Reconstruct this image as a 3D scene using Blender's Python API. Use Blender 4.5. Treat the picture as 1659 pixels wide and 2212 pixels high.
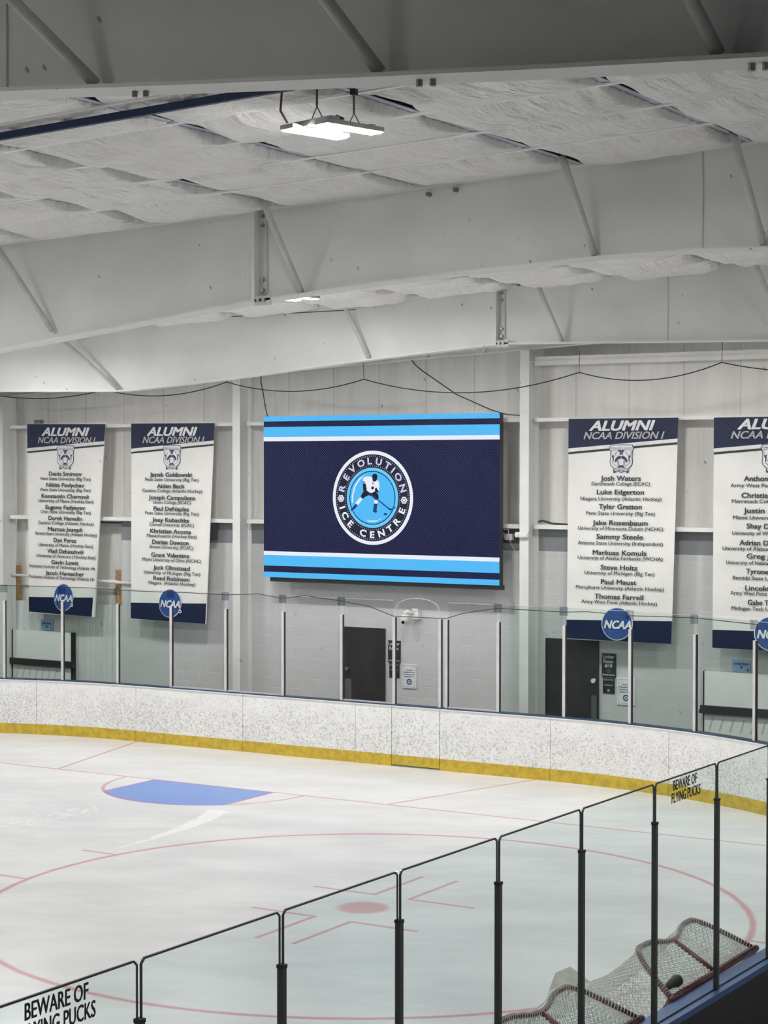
import bpy, bmesh, math, random
from mathutils import Vector, Matrix
for o in list(bpy.data.objects): bpy.data.objects.remove(o)
SC = bpy.context.scene
COL = SC.collection
FT = 0.3048
rnd = random.Random(7)

# ------------------------------------------------------------------ camera, world, exposure
cam_d = bpy.data.cameras.new('camera')
cam = bpy.data.objects.new('camera', cam_d); COL.objects.link(cam)
YAW, PITCH, ROLL, FPX = 0.545473, -0.0231486, 0.000805, 4101.04
_f = Vector((-math.sin(YAW)*math.cos(PITCH), math.cos(YAW)*math.cos(PITCH), math.sin(PITCH)))
_r0 = Vector((math.cos(YAW), math.sin(YAW), 0)); _u0 = _r0.cross(_f)
_r = _r0*math.cos(ROLL) + _u0*math.sin(ROLL); _u = _u0*math.cos(ROLL) - _r0*math.sin(ROLL)
cam.matrix_world = Matrix(((_r.x, _u.x, -_f.x, 18.6205), (_r.y, _u.y, -_f.y, -25.2503),
                           (_r.z, _u.z, -_f.z, 5.2491), (0, 0, 0, 1)))
cam_d.sensor_fit = 'VERTICAL'; cam_d.sensor_height = 36.0
cam_d.lens = FPX/2212*36.0; cam_d.clip_end = 200; cam_d.clip_start = 0.1
SC.camera = cam
w = bpy.data.worlds.new('world'); SC.world = w; w.use_nodes = True
w.node_tree.nodes['Background'].inputs[0].default_value = (0.8, 0.85, 0.9, 1)
w.node_tree.nodes['Background'].inputs[1].default_value = 0.05
vs = SC.view_settings
vs.view_transform = 'Standard'; vs.look = 'None'; vs.gamma = 1; vs.use_curve_mapping = False
vs.exposure = 0.0
LAMP = 445.0
SC.cycles.max_bounces = 10; SC.cycles.diffuse_bounces = 5; SC.cycles.transparent_max_bounces = 24
SC.cycles.sample_clamp_indirect = 6

# ------------------------------------------------------------------ node helpers
class V:
    """a float socket with arithmetic, for writing procedural patterns"""
    nt = None
    def __init__(s, sock): s.s = sock
    @staticmethod
    def op(o, *a, clamp=False):
        n = V.nt.nodes.new('ShaderNodeMath'); n.operation = o; n.use_clamp = clamp
        for i, x in enumerate(a):
            if isinstance(x, V): V.nt.links.new(x.s, n.inputs[i])
            else: n.inputs[i].default_value = x
        return V(n.outputs[0])
    def __add__(s, o): return V.op('ADD', s, o)
    __radd__ = __add__
    def __sub__(s, o): return V.op('SUBTRACT', s, o)
    def __rsub__(s, o): return V.op('SUBTRACT', o, s)
    def __mul__(s, o): return V.op('MULTIPLY', s, o)
    __rmul__ = __mul__
    def __truediv__(s, o): return V.op('DIVIDE', s, o)
    def abs(s): return V.op('ABSOLUTE', s)
    def sqrt(s): return V.op('SQRT', s)
    def gt(s, o): return V.op('GREATER_THAN', s, o)
    def lt(s, o): return V.op('LESS_THAN', s, o)
    def fract(s): return V.op('FRACT', s)
    def max(s, o): return V.op('MAXIMUM', s, o)
    def min(s, o): return V.op('MINIMUM', s, o)
    def ramp(s, a, b):           # smooth 0..1 between a and b (a may exceed b)
        n = V.nt.nodes.new('ShaderNodeMapRange'); n.interpolation_type = 'SMOOTHSTEP'
        V.nt.links.new(s.s, n.inputs[0])
        lo, hi, t0, t1 = (a, b, 0, 1) if a < b else (b, a, 1, 0)
        for i, x in zip((1, 2, 3, 4), (lo, hi, t0, t1)): n.inputs[i].default_value = x
        return V(n.outputs[0])

def new_mat(name):
    m = bpy.data.materials.new(name); m.use_nodes = True
    V.nt = m.node_tree
    return m, m.node_tree, m.node_tree.nodes['Principled BSDF']
def rgba(c): return (c[0], c[1], c[2], 1)
def pos_xyz(nt):
    g = nt.nodes.new('ShaderNodeNewGeometry'); s = nt.nodes.new('ShaderNodeSeparateXYZ')
    nt.links.new(g.outputs['Position'], s.inputs[0])
    return [V(s.outputs[i]) for i in range(3)]
def vec(nt, x, y, z):
    c = nt.nodes.new('ShaderNodeCombineXYZ')
    for i, v in enumerate((x, y, z)):
        if isinstance(v, V): nt.links.new(v.s, c.inputs[i])
        else: c.inputs[i].default_value = v
    return c.outputs[0]
def noise(nt, v, scale, detail=3, rough=.5):
    n = nt.nodes.new('ShaderNodeTexNoise'); nt.links.new(v, n.inputs['Vector'])
    n.inputs['Scale'].default_value = scale; n.inputs['Detail'].default_value = detail
    n.inputs['Roughness'].default_value = rough
    return V(n.outputs[0])
def voro(nt, v, scale):
    n = nt.nodes.new('ShaderNodeTexVoronoi'); nt.links.new(v, n.inputs['Vector'])
    n.inputs['Scale'].default_value = scale
    s = nt.nodes.new('ShaderNodeSeparateColor'); nt.links.new(n.outputs['Color'], s.inputs[0])
    return V(n.outputs['Distance']), V(s.outputs[0])
def mix(nt, f, a, b):
    n = nt.nodes.new('ShaderNodeMix'); n.data_type = 'RGBA'
    if isinstance(f, V): nt.links.new(f.s, n.inputs[0])
    else: n.inputs[0].default_value = f
    for i, c in ((6, a), (7, b)):
        if isinstance(c, tuple): n.inputs[i].default_value = rgba(c)
        else: nt.links.new(c, n.inputs[i])
    return n.outputs[2]
def bump(nt, h, p, strength=.3, dist=.01):
    b = nt.nodes.new('ShaderNodeBump'); nt.links.new(h.s, b.inputs['Height'])
    b.inputs['Strength'].default_value = strength; b.inputs['Distance'].default_value = dist
    nt.links.new(b.outputs[0], p.inputs['Normal'])
def flecks(nt, density, scale, sx=1.0, sz=.55, skew=.6):
    """short slanted puck scuffs on an upright face"""
    x, y, z = pos_xyz(nt)
    v = vec(nt, (x + y*.7 + z*skew)*sx, 0.0, (z - x*.3)*sz)
    d, c = voro(nt, v, scale)
    return d.ramp(.14, .06)*c.ramp(1-density, 1-density*.5)

MATS = {}
def simple(name, col, rough=.5, metal=0.0, mottle=.06, spec=.5, nscale=6.0):
    if name in MATS: return MATS[name]
    m, nt, p = new_mat(name)
    x, y, z = pos_xyz(nt)
    n = noise(nt, vec(nt, x, y, z), nscale, 3)
    dark = tuple(c*(1-mottle) for c in col); lite = tuple(min(1, c*(1+mottle)) for c in col)
    nt.links.new(mix(nt, n.ramp(.3, .7), dark, lite), p.inputs['Base Color'])
    p.inputs['Roughness'].default_value = rough; p.inputs['Metallic'].default_value = metal
    p.inputs['Specular IOR Level'].default_value = spec
    MATS[name] = m; return m
def emit(name, col, strength=1.0):
    if name in MATS: return MATS[name]
    m = bpy.data.materials.new(name); m.use_nodes = True; nt = m.node_tree
    nt.nodes.remove(nt.nodes['Principled BSDF'])
    e = nt.nodes.new('ShaderNodeEmission'); e.inputs[0].default_value = rgba(col); e.inputs[1].default_value = strength
    nt.links.new(e.outputs[0], nt.nodes['Material Output'].inputs[0])
    MATS[name] = m; return m
def srgb(r, g, b):
    f = lambda c: c/12.92 if c <= .04045 else ((c+.055)/1.055)**2.4
    return tuple(f(v/255) for v in (r, g, b))
def glass(name, tint, gloss=.06):
    m = bpy.data.materials.new(name); m.use_nodes = True; nt = m.node_tree; V.nt = nt
    nt.nodes.remove(nt.nodes['Principled BSDF'])
    t = nt.nodes.new('ShaderNodeBsdfTransparent'); t.inputs[0].default_value = rgba(tint)
    g = nt.nodes.new('ShaderNodeBsdfGlossy'); g.inputs['Roughness'].default_value = .08
    g.inputs['Color'].default_value = (.9, .95, .95, 1)
    f = nt.nodes.new('ShaderNodeFresnel'); f.inputs[0].default_value = 1.3
    gm = nt.nodes.new('ShaderNodeNewGeometry')
    fl = V(f.outputs[0])*.75*(1.0 - V(gm.outputs['Backfacing']))
    mx = nt.nodes.new('ShaderNodeMixShader')
    nt.links.new(fl.s, mx.inputs[0]); nt.links.new(t.outputs[0], mx.inputs[1]); nt.links.new(g.outputs[0], mx.inputs[2])
    nt.links.new(mx.outputs[0], nt.nodes['Material Output'].inputs[0])
    return m

# ------------------------------------------------------------------ materials
def painted_steel(name, col, density=.1, scale=3.2, markc=(.18, .18, .17)):
    m, nt, p = new_mat(name)
    x, y, z = pos_xyz(nt)
    n = noise(nt, vec(nt, x, y, z), 1.3, 4)
    base = mix(nt, n.ramp(.35, .65), tuple(c*.95 for c in col), tuple(c*1.03 for c in col))
    fl = flecks(nt, density, scale)
    nt.links.new(mix(nt, fl*.8, base, markc), p.inputs['Base Color'])
    p.inputs['Roughness'].default_value = .5
    return m
M_beam = painted_steel('rafter_paint', (.76, .76, .735), .32, 8.5)
M_beam2 = painted_steel('rafter_far_paint', (.76, .77, .75), .32, 7.5)
M_col = painted_steel('column_paint', (.72, .72, .70), .25, 5.0, (.3, .3, .3))
M_girt = painted_steel('girt_paint', (.80, .79, .76), .2, 5.0)
M_pipe = simple('brace_paint', (.60, .60, .58), .45)
M_bolt = simple('bolt_steel', (.25, .24, .22), .4, .6)
M_alu = simple('post_aluminium', (.62, .61, .60), .45, .2)
M_alud = simple('gasket', (.03, .035, .035), .6)
M_darkpost = simple('dark_post', (.035, .036, .035), .45)
M_black = simple('black_paint', (.012, .012, .013), .6)
M_shaded_rubber = simple('rubber_flooring', (.02, .02, .02), .85, mottle=.3, nscale=30)  # dark rubber, with the shade beside the boards put into its tone
M_blue = simple('cap_blue', (.028, .075, .22), .4, mottle=.1)
M_bluecap = simple('far_cap_blue', (.03, .055, .11), .45, mottle=.2)
M_purlin = simple('purlin_blue', (.012, .026, .075), .6)
M_purlin_red = simple('purlin_red', (.045, .014, .010), .6)
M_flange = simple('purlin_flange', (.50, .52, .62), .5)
M_deck = simple('roof_deck', (.008, .012, .03), .8)
M_strap = simple('strap_white', (.92, .92, .90), .5)
M_door = simple('door_black', (.022, .022, .022), .5, mottle=.25, nscale=3)
M_bandgrey = simple('band_grey', (.17, .18, .19), .6)
M_panel = painted_steel('door_panel', (.76, .77, .74), .08, 5.0)
M_wood = simple('pine_stud', (.40, .24, .11), .7, mottle=.3, nscale=12)
M_white = simple('white_plastic', (.75, .75, .73), .4)
M_conc = simple('concrete', (.25, .25, .25), .8)
M_wall = simple('plain_wall', (.75, .75, .75), .8)
M_net = simple('net_twine', (.17, .17, .18), .8)
M_cord = simple('black_cord', (.02, .02, .022), .7)
M_grey_cord = simple('grey_cord', (.5, .5, .48), .7)
M_red = simple('goal_red', (.10, .014, .022), .35, mottle=.3, nscale=20)
M_goalnet = simple('goal_twine', (.74, .75, .72), .8)
M_canvas = simple('goal_canvas', (.46, .45, .40), .8, mottle=.12, nscale=8)
M_sign = simple('sign_black', (.02, .022, .024), .4)
M_signw = simple('sign_lettering', (.75, .75, .75), .5)
M_paper = simple('notice_paper', (.78, .79, .80), .5)
M_ink = simple('notice_ink', (.06, .07, .09), .6)
M_inkblue = simple('notice_roundel', (.05, .12, .24), .5)
M_bluesign = simple('blue_sign', (.30, .46, .68), .5)
M_ban = painted_steel('banner_vinyl', (.80, .785, .75), .16, 4.0, (.4, .4, .4))
M_navy = simple('banner_navy', (.006, .013, .048), .6, spec=.25)
M_bantext = simple('banner_ink', (.02, .03, .05), .6)
M_bansub = simple('banner_subtext_ink', (.03, .04, .045), .6)
M_banw = simple('banner_white', (.74, .74, .74), .5)
M_bansil = simple('banner_silver', (.42, .42, .43), .5)
M_ncaa = simple('disc_blue', (.02, .07, .27), .5)
M_crest = simple('crest_ink', (.03, .035, .09), .5)
M_fixture = simple('fixture_grey', (.45, .45, .45), .4)
M_lens = emit('lamp_lens', (1.0, .99, .975), LAMP)
M_chain = simple('chain', (.12, .12, .11), .4, .6)
M_cable = simple('cable_olive', (.10, .085, .035), .6)
S_sky = emit('screen_sky', srgb(82, 190, 252)); S_navy = emit('screen_navy', srgb(24, 28, 66))
S_white = emit('screen_white', srgb(240, 243, 255)); S_lil = emit('screen_lilac', srgb(206, 206, 238))
S_black = emit('screen_black', srgb(15, 18, 34)); S_deep = emit('screen_deep_blue', srgb(8, 62, 128))
S_ring = emit('screen_ring', srgb(30, 32, 52)); S_pale = emit('screen_pale', srgb(108, 208, 252))
G_near = glass('near_glass', (.912, .948, .94)); G_far = glass('far_glass_green', (.88, .92, .905))
G_farn = glass('far_glass_clear', (.94, .945, .945)); G_clip = glass('clip_acrylic', (.72, .74, .78))

def mat_ice():
    m, nt, p = new_mat('ice'); x, y, z = pos_xyz(nt)
    wob = noise(nt, vec(nt, x, y, 0), 3.0, 2)*.03 - .015
    def band(d, w=.027, s=.03): return d.abs().ramp(w+s, w-s)
    ax = x.abs()
    r0 = (x*x + y*y).sqrt()
    goal = band(y + wob*.3)
    crease_in = r0.ramp(1.85, 1.81)*y.lt(0.0)
    crease_line = band(r0 - 1.80)*y.lt(0.0)
    blue = crease_in*ax.ramp(1.235, 1.205)
    blue_edge = band(ax - 1.22, .018, .012)*crease_in
    trap = band((ax - (y*.272 + 3.353))*.965)*y.gt(0.0)
    dx = ax - 22*FT; dy = y + 20*FT
    rc = (dx*dx + dy*dy).sqrt()
    circ = band(rc - 15*FT + wob, .038, .03)
    dot = rc.ramp(.37, .24)*.8
    adx = dx.abs(); ady = dy.abs()
    hsh = band(ady - .89)*adx.gt(4.46)*adx.lt(5.1)
    l1 = band(ady - .67)*adx.gt(.24)*adx.lt(1.15)
    l2 = band(adx - .25)*ady.gt(.65)*ady.lt(1.87)
    red = goal.max(crease_line).max(trap).max(circ).max(dot).max(hsh).max(l1).max(l2).max(blue_edge)
    n1 = noise(nt, vec(nt, x*.5 + y*.22, y*1.1 - x*.5, 0), .8, 6, .62)
    n2 = noise(nt, vec(nt, x*6.0, y*6.0, 0), 4.0, 3, .6)
    n3 = noise(nt, vec(nt, x*.35 + y*1.9, y*.25 - x*1.2, 0), 2.3, 5, .7)
    col = mix(nt, n1.ramp(.34, .66), (.58, .585, .59), (.675, .677, .677))
    col = mix(nt, n3.ramp(.60, .72)*.4, col, (.72, .72, .72))
    col = mix(nt, n2.ramp(.40, .62)*.16, col, (.56, .57, .58))
    # skate snow trail that runs out from the crease
    t = -1.75 - y
    nz = noise(nt, vec(nt, x*2.0, y, 0), 5.0, 4, .65)
    u = (x - (t*.35 - t*t*.06 + 1.43) + nz*.22 - .11).abs()
    trail = (u - (3.3 - t)*.062).ramp(.03, -.05)*t.ramp(-.05, .1)*t.ramp(3.3, 3.0)*nz.ramp(.30, .50)
    u2 = (x + .35 + nz*1.2 - .6 - (y + 3.6)*.15).abs()
    trail = trail.max(u2.ramp(.6, .1)*(y + 3.5).abs().ramp(1.6, .6)*nz.ramp(.48, .62)*.7)
    col = mix(nt, trail*.6, col, (.86, .86, .86))
    col = mix(nt, blue*.93, col, (.115, .235, .60))
    col = mix(nt, red*(n2.ramp(.2, .8)*.2 + .55), col, (.50, .09, .12))
    nt.links.new(col, p.inputs['Base Color'])
    p.inputs['Roughness'].default_value = .24
    p.inputs['IOR'].default_value = 1.31
    p.inputs['Specular IOR Level'].default_value = .5
    return m
M_ice = mat_ice()
def mat_boards():
    m, nt, p = new_mat('dasher_white'); x, y, z = pos_xyz(nt)
    v = vec(nt, x*1.0, y*1.0, z*1.0)
    n = noise(nt, v, 30.0, 4, .66); n2 = noise(nt, v, 5.0, 3)
    big = noise(nt, v, 1.1, 2)
    dens = z.ramp(1.06, .55)*.07 + big.ramp(.35, .65)*.03 + z.ramp(1.0, .95)*.02
    dirt = (n + dens).ramp(.60, .70)
    col = mix(nt, n2.ramp(.3, .7), (.77, .765, .74), (.84, .835, .815))
    col = mix(nt, dirt*.6, col, (.36, .36, .34))
    nt.links.new(col, p.inputs['Base Color']); p.inputs['Roughness'].default_value = .35
    return m
M_board = mat_boards()
def mat_kick():
    m, nt, p = new_mat('kick_yellow'); x, y, z = pos_xyz(nt)
    n = noise(nt, vec(nt, x, y, z), 9.0, 4, .6)
    col = mix(nt, n.ramp(.35, .68), (.62, .44, .035), (.44, .31, .035))
    nt.links.new(col, p.inputs['Base Color']); p.inputs['Roughness'].default_value = .4
    return m
M_kick = mat_kick()
def mat_block():
    m, nt, p = new_mat('painted_block'); x, y, z = pos_xyz(nt)
    b = nt.nodes.new('ShaderNodeTexBrick'); nt.links.new(vec(nt, x, z + .01, 0.0), b.inputs['Vector'])
    b.inputs['Scale'].default_value = 1.0; b.inputs['Brick Width'].default_value = .406
    b.inputs['Row Height'].default_value = .203; b.inputs['Mortar Size'].default_value = .006
    b.inputs['Mortar Smooth'].default_value = .6
    b.inputs['Color1'].default_value = (.565, .57, .565, 1); b.inputs['Color2'].default_value = (.59, .595, .59, 1)
    b.inputs['Mortar'].default_value = (.68, .685, .68, 1)
    n = noise(nt, vec(nt, x, y, z), 2.5, 4)
    col = mix(nt, n.ramp(.3, .7)*.25, b.outputs[0], (.55, .55, .55))
    col = mix(nt, flecks(nt, .35, 5.5)*.5, col, (.2, .2, .2))
    col = mix(nt, z.gt(3.775), col, (.21, .22, .235))
    nt.links.new(col, p.inputs['Base Color']); p.inputs['Roughness'].default_value = .6
    bump(nt, 1.0 - V(b.outputs[1]), p, .5, .008)
    return m
M_block = mat_block()
def mat_liner(name, pitch, col, rib):
    m, nt, p = new_mat(name); x, y, z = pos_xyz(nt)
    f = (x/pitch).fract(); seam = (f - .5).abs().ramp(.482, .497)
    g = (x/(pitch/rib)).fract(); ribs = (g - .5).abs().ramp(.36, .48)
    n = noise(nt, vec(nt, x*2.5, y, z*.35), 2.0, 4)
    c = mix(nt, n.ramp(.3, .7), tuple(v*.93 for v in col), tuple(v*1.03 for v in col))
    c = mix(nt, seam*.35, c, (.2, .2, .2))
    c = mix(nt, flecks(nt, .30, 5.0)*.75, c, (.16, .16, .16))
    nt.links.new(c, p.inputs['Base Color']); p.inputs['Roughness'].default_value = .5
    bump(nt, 1.0 - ribs, p, .35, .012)
    return m
M_liner = mat_liner('liner_panel', 1.02, (.78, .77, .735), 3)
M_corr = mat_liner('corrugated_panel', .9, (.66, .67, .66), 6)
def mat_insul():
    m, nt, p = new_mat('insulation_vinyl'); x, y, z = pos_xyz(nt)
    n = noise(nt, vec(nt, x*1.0, y*1.6, 0), 2.2, 5, .6)
    c = mix(nt, n.ramp(.3, .7), (.84, .83, .80), (.91, .905, .885))
    nt.links.new(c, p.inputs['Base Color']); p.inputs['Roughness'].default_value = .33
    w1 = noise(nt, vec(nt, x*2.2 - y*1.6, y*.8 + x*.55, 0), 4.5, 4, .6)
    bump(nt, w1, p, .9, .11)
    return m
M_insul = mat_insul()

# ------------------------------------------------------------------ mesh builder
class MB:
    def __init__(s): s.v = []; s.f = []; s.mi = []
    def add(s, vs_, fs, mi=0):
        b = len(s.v); s.v += [tuple(q) for q in vs_]
        for f in fs: s.f.append(tuple(b+i for i in f)); s.mi.append(mi)
        return s
    def box(s, x0, x1, y0, y1, z0, z1, mi=0):
        p = [(x, y, z) for x in (x0, x1) for y in (y0, y1) for z in (z0, z1)]
        return s.add(p, [(0,1,3,2), (4,6,7,5), (0,4,5,1), (2,3,7,6), (0,2,6,4), (1,5,7,3)], mi)
    def obox(s, c, ax, ay, az, mi=0):         # centre and three half-axis vectors
        c, ax, ay, az = map(Vector, (c, ax, ay, az))
        p = [c + ax*i + ay*j + az*k for i in (-1,1) for j in (-1,1) for k in (-1,1)]
        return s.add(p, [(0,1,3,2), (4,6,7,5), (0,4,5,1), (2,3,7,6), (0,2,6,4), (1,5,7,3)], mi)
    def tube(s, pts, r, n=8, mi=0, cap=True):
        pts = [Vector(q) for q in pts]; rings = []
        prev = None
        for i, q in enumerate(pts):
            d = (pts[min(i+1, len(pts)-1)] - pts[max(i-1, 0)]).normalized()
            if prev is None:
                a = d.cross(Vector((0,0,1)))
                if a.length < 1e-3: a = d.cross(Vector((1,0,0)))
            else: a = prev - d*prev.dot(d)
            a.normalize(); prev = a; b = d.cross(a)
            rr = r[i] if isinstance(r, (list, tuple)) else r
            rings.append([q + a*math.cos(2*math.pi*k/n)*rr + b*math.sin(2*math.pi*k/n)*rr for k in range(n)])
        vs_ = [x for g in rings for x in g]; fs = []
        for i in range(len(rings)-1):
            for k in range(n):
                fs.append((i*n+k, i*n+(k+1)%n, (i+1)*n+(k+1)%n, (i+1)*n+k))
        if cap: fs += [tuple(range(n))[::-1], tuple((len(rings)-1)*n+k for k in range(n))]
        return s.add(vs_, fs, mi)
    def prism_y(s, poly, y0, y1, mi=0):       # poly of (x,z) extruded along y
        n = len(poly); vs_ = [(x, y0, z) for x, z in poly] + [(x, y1, z) for x, z in poly]
        fs = [tuple(range(n)), tuple(range(2*n-1, n-1, -1))] + [(i, i+n, (i+1)%n+n, (i+1)%n) for i in range(n)]
        return s.add(vs_, fs, mi)
    def strip(s, A, B, mi=0):
        n = len(A)
        return s.add(list(A)+list(B), [(i, i+1, n+i+1, n+i) for i in range(n-1)], mi)
    def build(s, name, mats, parent=None, smooth=False):
        me = bpy.data.meshes.new(name); me.from_pydata(s.v, [], s.f)
        mats = mats if isinstance(mats, (list, tuple)) else [mats]
        for m in mats: me.materials.append(m)
        if len(mats) > 1:
            for p_, i in zip(me.polygons, s.mi): p_.material_index = i
        bm = bmesh.new(); bm.from_mesh(me); bmesh.ops.recalc_face_normals(bm, faces=bm.faces); bm.to_mesh(me); bm.free()
        if smooth:
            for p_ in me.polygons: p_.use_smooth = True
        o = bpy.data.objects.new(name, me); COL.objects.link(o)
        if parent is not None:
            o.parent = parent
            q = parent; off = Vector()
            while q is not None: off += q.location; q = q.parent
            me.transform(Matrix.Translation(-off))
        return o
def tag(o, label, cat, group=None):
    o['label'] = label; o['category'] = cat
    if group: o['group'] = group
    return o
def thing(name, label, cat, loc, group=None):
    o = bpy.data.objects.new(name, None); COL.objects.link(o); o.location = loc
    o.empty_display_size = .1
    return tag(o, label, cat, group)
def struct(o): o['kind'] = 'structure'; return o
def dup(root, dv, label, group=None):
    r = root.copy(); COL.objects.link(r); r.location = Vector(root.location) + Vector(dv); r['label'] = label
    if group: r['group'] = group
    for ch in list(root.children):
        c = ch.copy(); COL.objects.link(c); c.parent = r
        for g in list(ch.children):
            d = g.copy(); COL.objects.link(d); d.parent = c
    return r

# text as flat polygons: list of (verts2d, faces), size 1
_tc = {}
def text2d(s, bold=.0, shear=0.0):
    k = (s, bold, shear)
    if k in _tc: return _tc[k]
    c = bpy.data.curves.new('t', 'FONT'); c.body = s; c.size = 1; c.offset = bold; c.shear = shear; c.resolution_u = 3
    o = bpy.data.objects.new('t', c); COL.objects.link(o)
    dg = bpy.context.evaluated_depsgraph_get(); dg.update()
    me = bpy.data.meshes.new_from_object(o.evaluated_get(dg))
    r = ([(q.co.x, q.co.y) for q in me.vertices], [tuple(p_.vertices) for p_ in me.polygons])
    bpy.data.objects.remove(o); bpy.data.curves.remove(c); bpy.data.meshes.remove(me)
    _tc[k] = r; return r
CAPH = max(q[1] for q in text2d('H')[0])
def text_fit(mb, s, x0, x1, base, cap, fn, bold=.012, shear=0.0, mi=0):
    """write s so it spans x0..x1 with its baseline at base and capitals of height cap; fn maps (x,y)->3D"""
    vs_, fs = text2d(s, 0.0, shear)
    if not vs_: return
    a = min(q[0] for q in vs_); b = max(q[0] for q in vs_)
    sh = [(0, 0)] if bold <= 0 else [(-bold, -bold*.6), (bold, -bold*.6), (-bold, bold*.6), (bold, bold*.6)]
    o3 = Vector(fn(x0, base)); nv = (Vector(fn(x1, base))-o3).normalized().cross((Vector(fn(x0, base+cap))-o3).normalized()).normalized()
    for i, (sx, sy) in enumerate(sh):
        mb.add([Vector(fn(x0 + (q[0]+sx-a)/(b-a)*(x1-x0), base + (q[1]+sy)*cap/CAPH)) + nv*(.0007*i) for q in vs_], fs, mi)
def disc(mb, cx, cy, r, fn, n=48, r2=None, mi=0, ry=None, a0=0, a1=2*math.pi):
    full = abs(a1-a0-2*math.pi) < 1e-6
    P = [(math.cos(a0+(a1-a0)*k/n), math.sin(a0+(a1-a0)*k/n)) for k in range(n if full else n+1)]
    k = (ry/r) if ry else 1.0
    o = [fn(cx+c*r, cy+s_*r*k) for c, s_ in P]
    if r2 is None: mb.add(o, [tuple(range(len(o)))], mi)
    else:
        i = [fn(cx+c*r2, cy+s_*r2*k) for c, s_ in P]; n_ = len(P)
        mb.add(o+i, [(j, (j+1)%n_, n_+(j+1)%n_, n_+j) for j in range(n_ if full else n_-1)], mi)
def poly(mb, pts, fn, mi=0): mb.add([fn(*q) for q in pts], [tuple(range(len(pts)))], mi)

# ------------------------------------------------------------------ rink outline
HW, RC, YE, YB = 12.98, 8.53, 3.35, -38.0
def outline(off=0.0):
    """inner board line from the near side, round the far end, to the left side; off moves outwards"""
    P = []
    cxr, cy = HW-RC, YE-RC
    for k in range(49):
        a = math.pi/2*k/48
        P.append((cxr + math.cos(a)*(RC+off), cy + math.sin(a)*(RC+off)))
    for k in range(1, 9): P.append((cxr - 2*cxr*k/8, YE+off))
    for k in range(1, 49):
        a = math.pi/2 + math.pi/2*k/48
        P.append((-cxr + math.cos(a)*(RC+off), cy + math.sin(a)*(RC+off)))
    return P
def arc_y(x, off=0.0):
    cx = HW-RC; a = abs(x)
    return YE+off if a < cx else YE-RC + math.sqrt(max((RC+off)**2-(a-cx)**2, 0))

# ------------------------------------------------------------------ setting: floors, walls, roof deck
struct(MB().box(-17, 25, YB-2, 5.3, -.25, -.01).build('floor', M_shaded_rubber))
o_ = outline(.1)
ring = [(HW+.1, YB)] + o_ + [(-HW-.1, YB)]
mb = MB(); mb.add([(x, y, 0) for x, y in ring], [tuple(range(len(ring)))])
struct(mb.build('floor_ice', M_ice))
struct(MB().box(15.2, 25, YB-2, 5.0, -.02, .01).build('floor_concrete', simple('pale_concrete', (.5, .5, .49), .8)))  # unseen pale floor, added to bounce light up to the near rafter
WY = 5.05
struct(MB().box(-6.03, 25, WY, WY+.2, 0, 4.2).build('wall_back', M_block))
struct(MB().box(-17, -6.03, WY+.02, WY+.1, 0, 2.44).build('wall_back_corrugated', M_corr))
struct(MB().box(-17, 25, WY+.2, WY+.3, 0, 8.7).build('wall_back_liner', M_liner))
struct(MB().box(-17.2, -17, YB-2, 5.3, 0, 8.6).build('wall_left', M_wall))
struct(MB().box(25, 25.2, YB-2, 5.3, 0, 8.6).build('wall_right', M_wall))
struct(MB().box(-17.2, 25.2, YB-2.2, YB-2, 0, 8.6).build('wall_front', M_wall))
def roof(x, z0=0.0):                   # underside of the purlins
    RX = 14.9
    return (7.69 + .04*(x-6.9) if x < RX else 7.69 + .04*(RX-6.9) - .04*(x-RX)) + z0
mb = MB()
xs = [-17.1, 14.9, 25.1]
mb.strip([(x, YB-2, roof(x, .24)) for x in xs], [(x, 5.35, roof(x, .24)) for x in xs])
struct(mb.build('ceiling_deck', M_deck))

# purlins run along the building, straps and insulation between them
PX = [-6.7, -5.15, -3.6, -2.1, -.55, .98, 2.5, 4.0, 5.53, 7.04, 8.47, 9.96, 11.54, 13.07, 14.6]
BAYS = [(-17.75, -10.25), (-10.13, -2.62), (-2.5, 5.2)]
PSIDE = {8.47: 'seventh', }
ordn = ['first','second','third','fourth','fifth','sixth','seventh','eighth','ninth','tenth','eleventh','twelfth','thirteenth','fourteenth','fifteenth']
for i, x in enumerate(PX):
    z = roof(x); red = abs(x-11.54) < .1
    rest = ordn[max(0, len(PX)-2-i)]
    lab = ('dark red purlin running above the hanging twin-bar light' if red else
           'dark blue roof purlin beyond the right edge of the photo' if x > 14 else
           'dark blue roof purlin, %s from the right, above the white insulation' % rest)
    t = thing('roof_purlin', lab, 'roof beam', (x, -6, z), 'roof purlins')
    MB().box(x-.003, x+.012, -25.4, 5.2, z+.006, z+.235).build('web', M_purlin_red if red else M_purlin, t)
    MB().box(x-.06, x+.012, -25.4, 5.2, z, z+.006).build('bottom_flange', M_flange, t)
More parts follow.
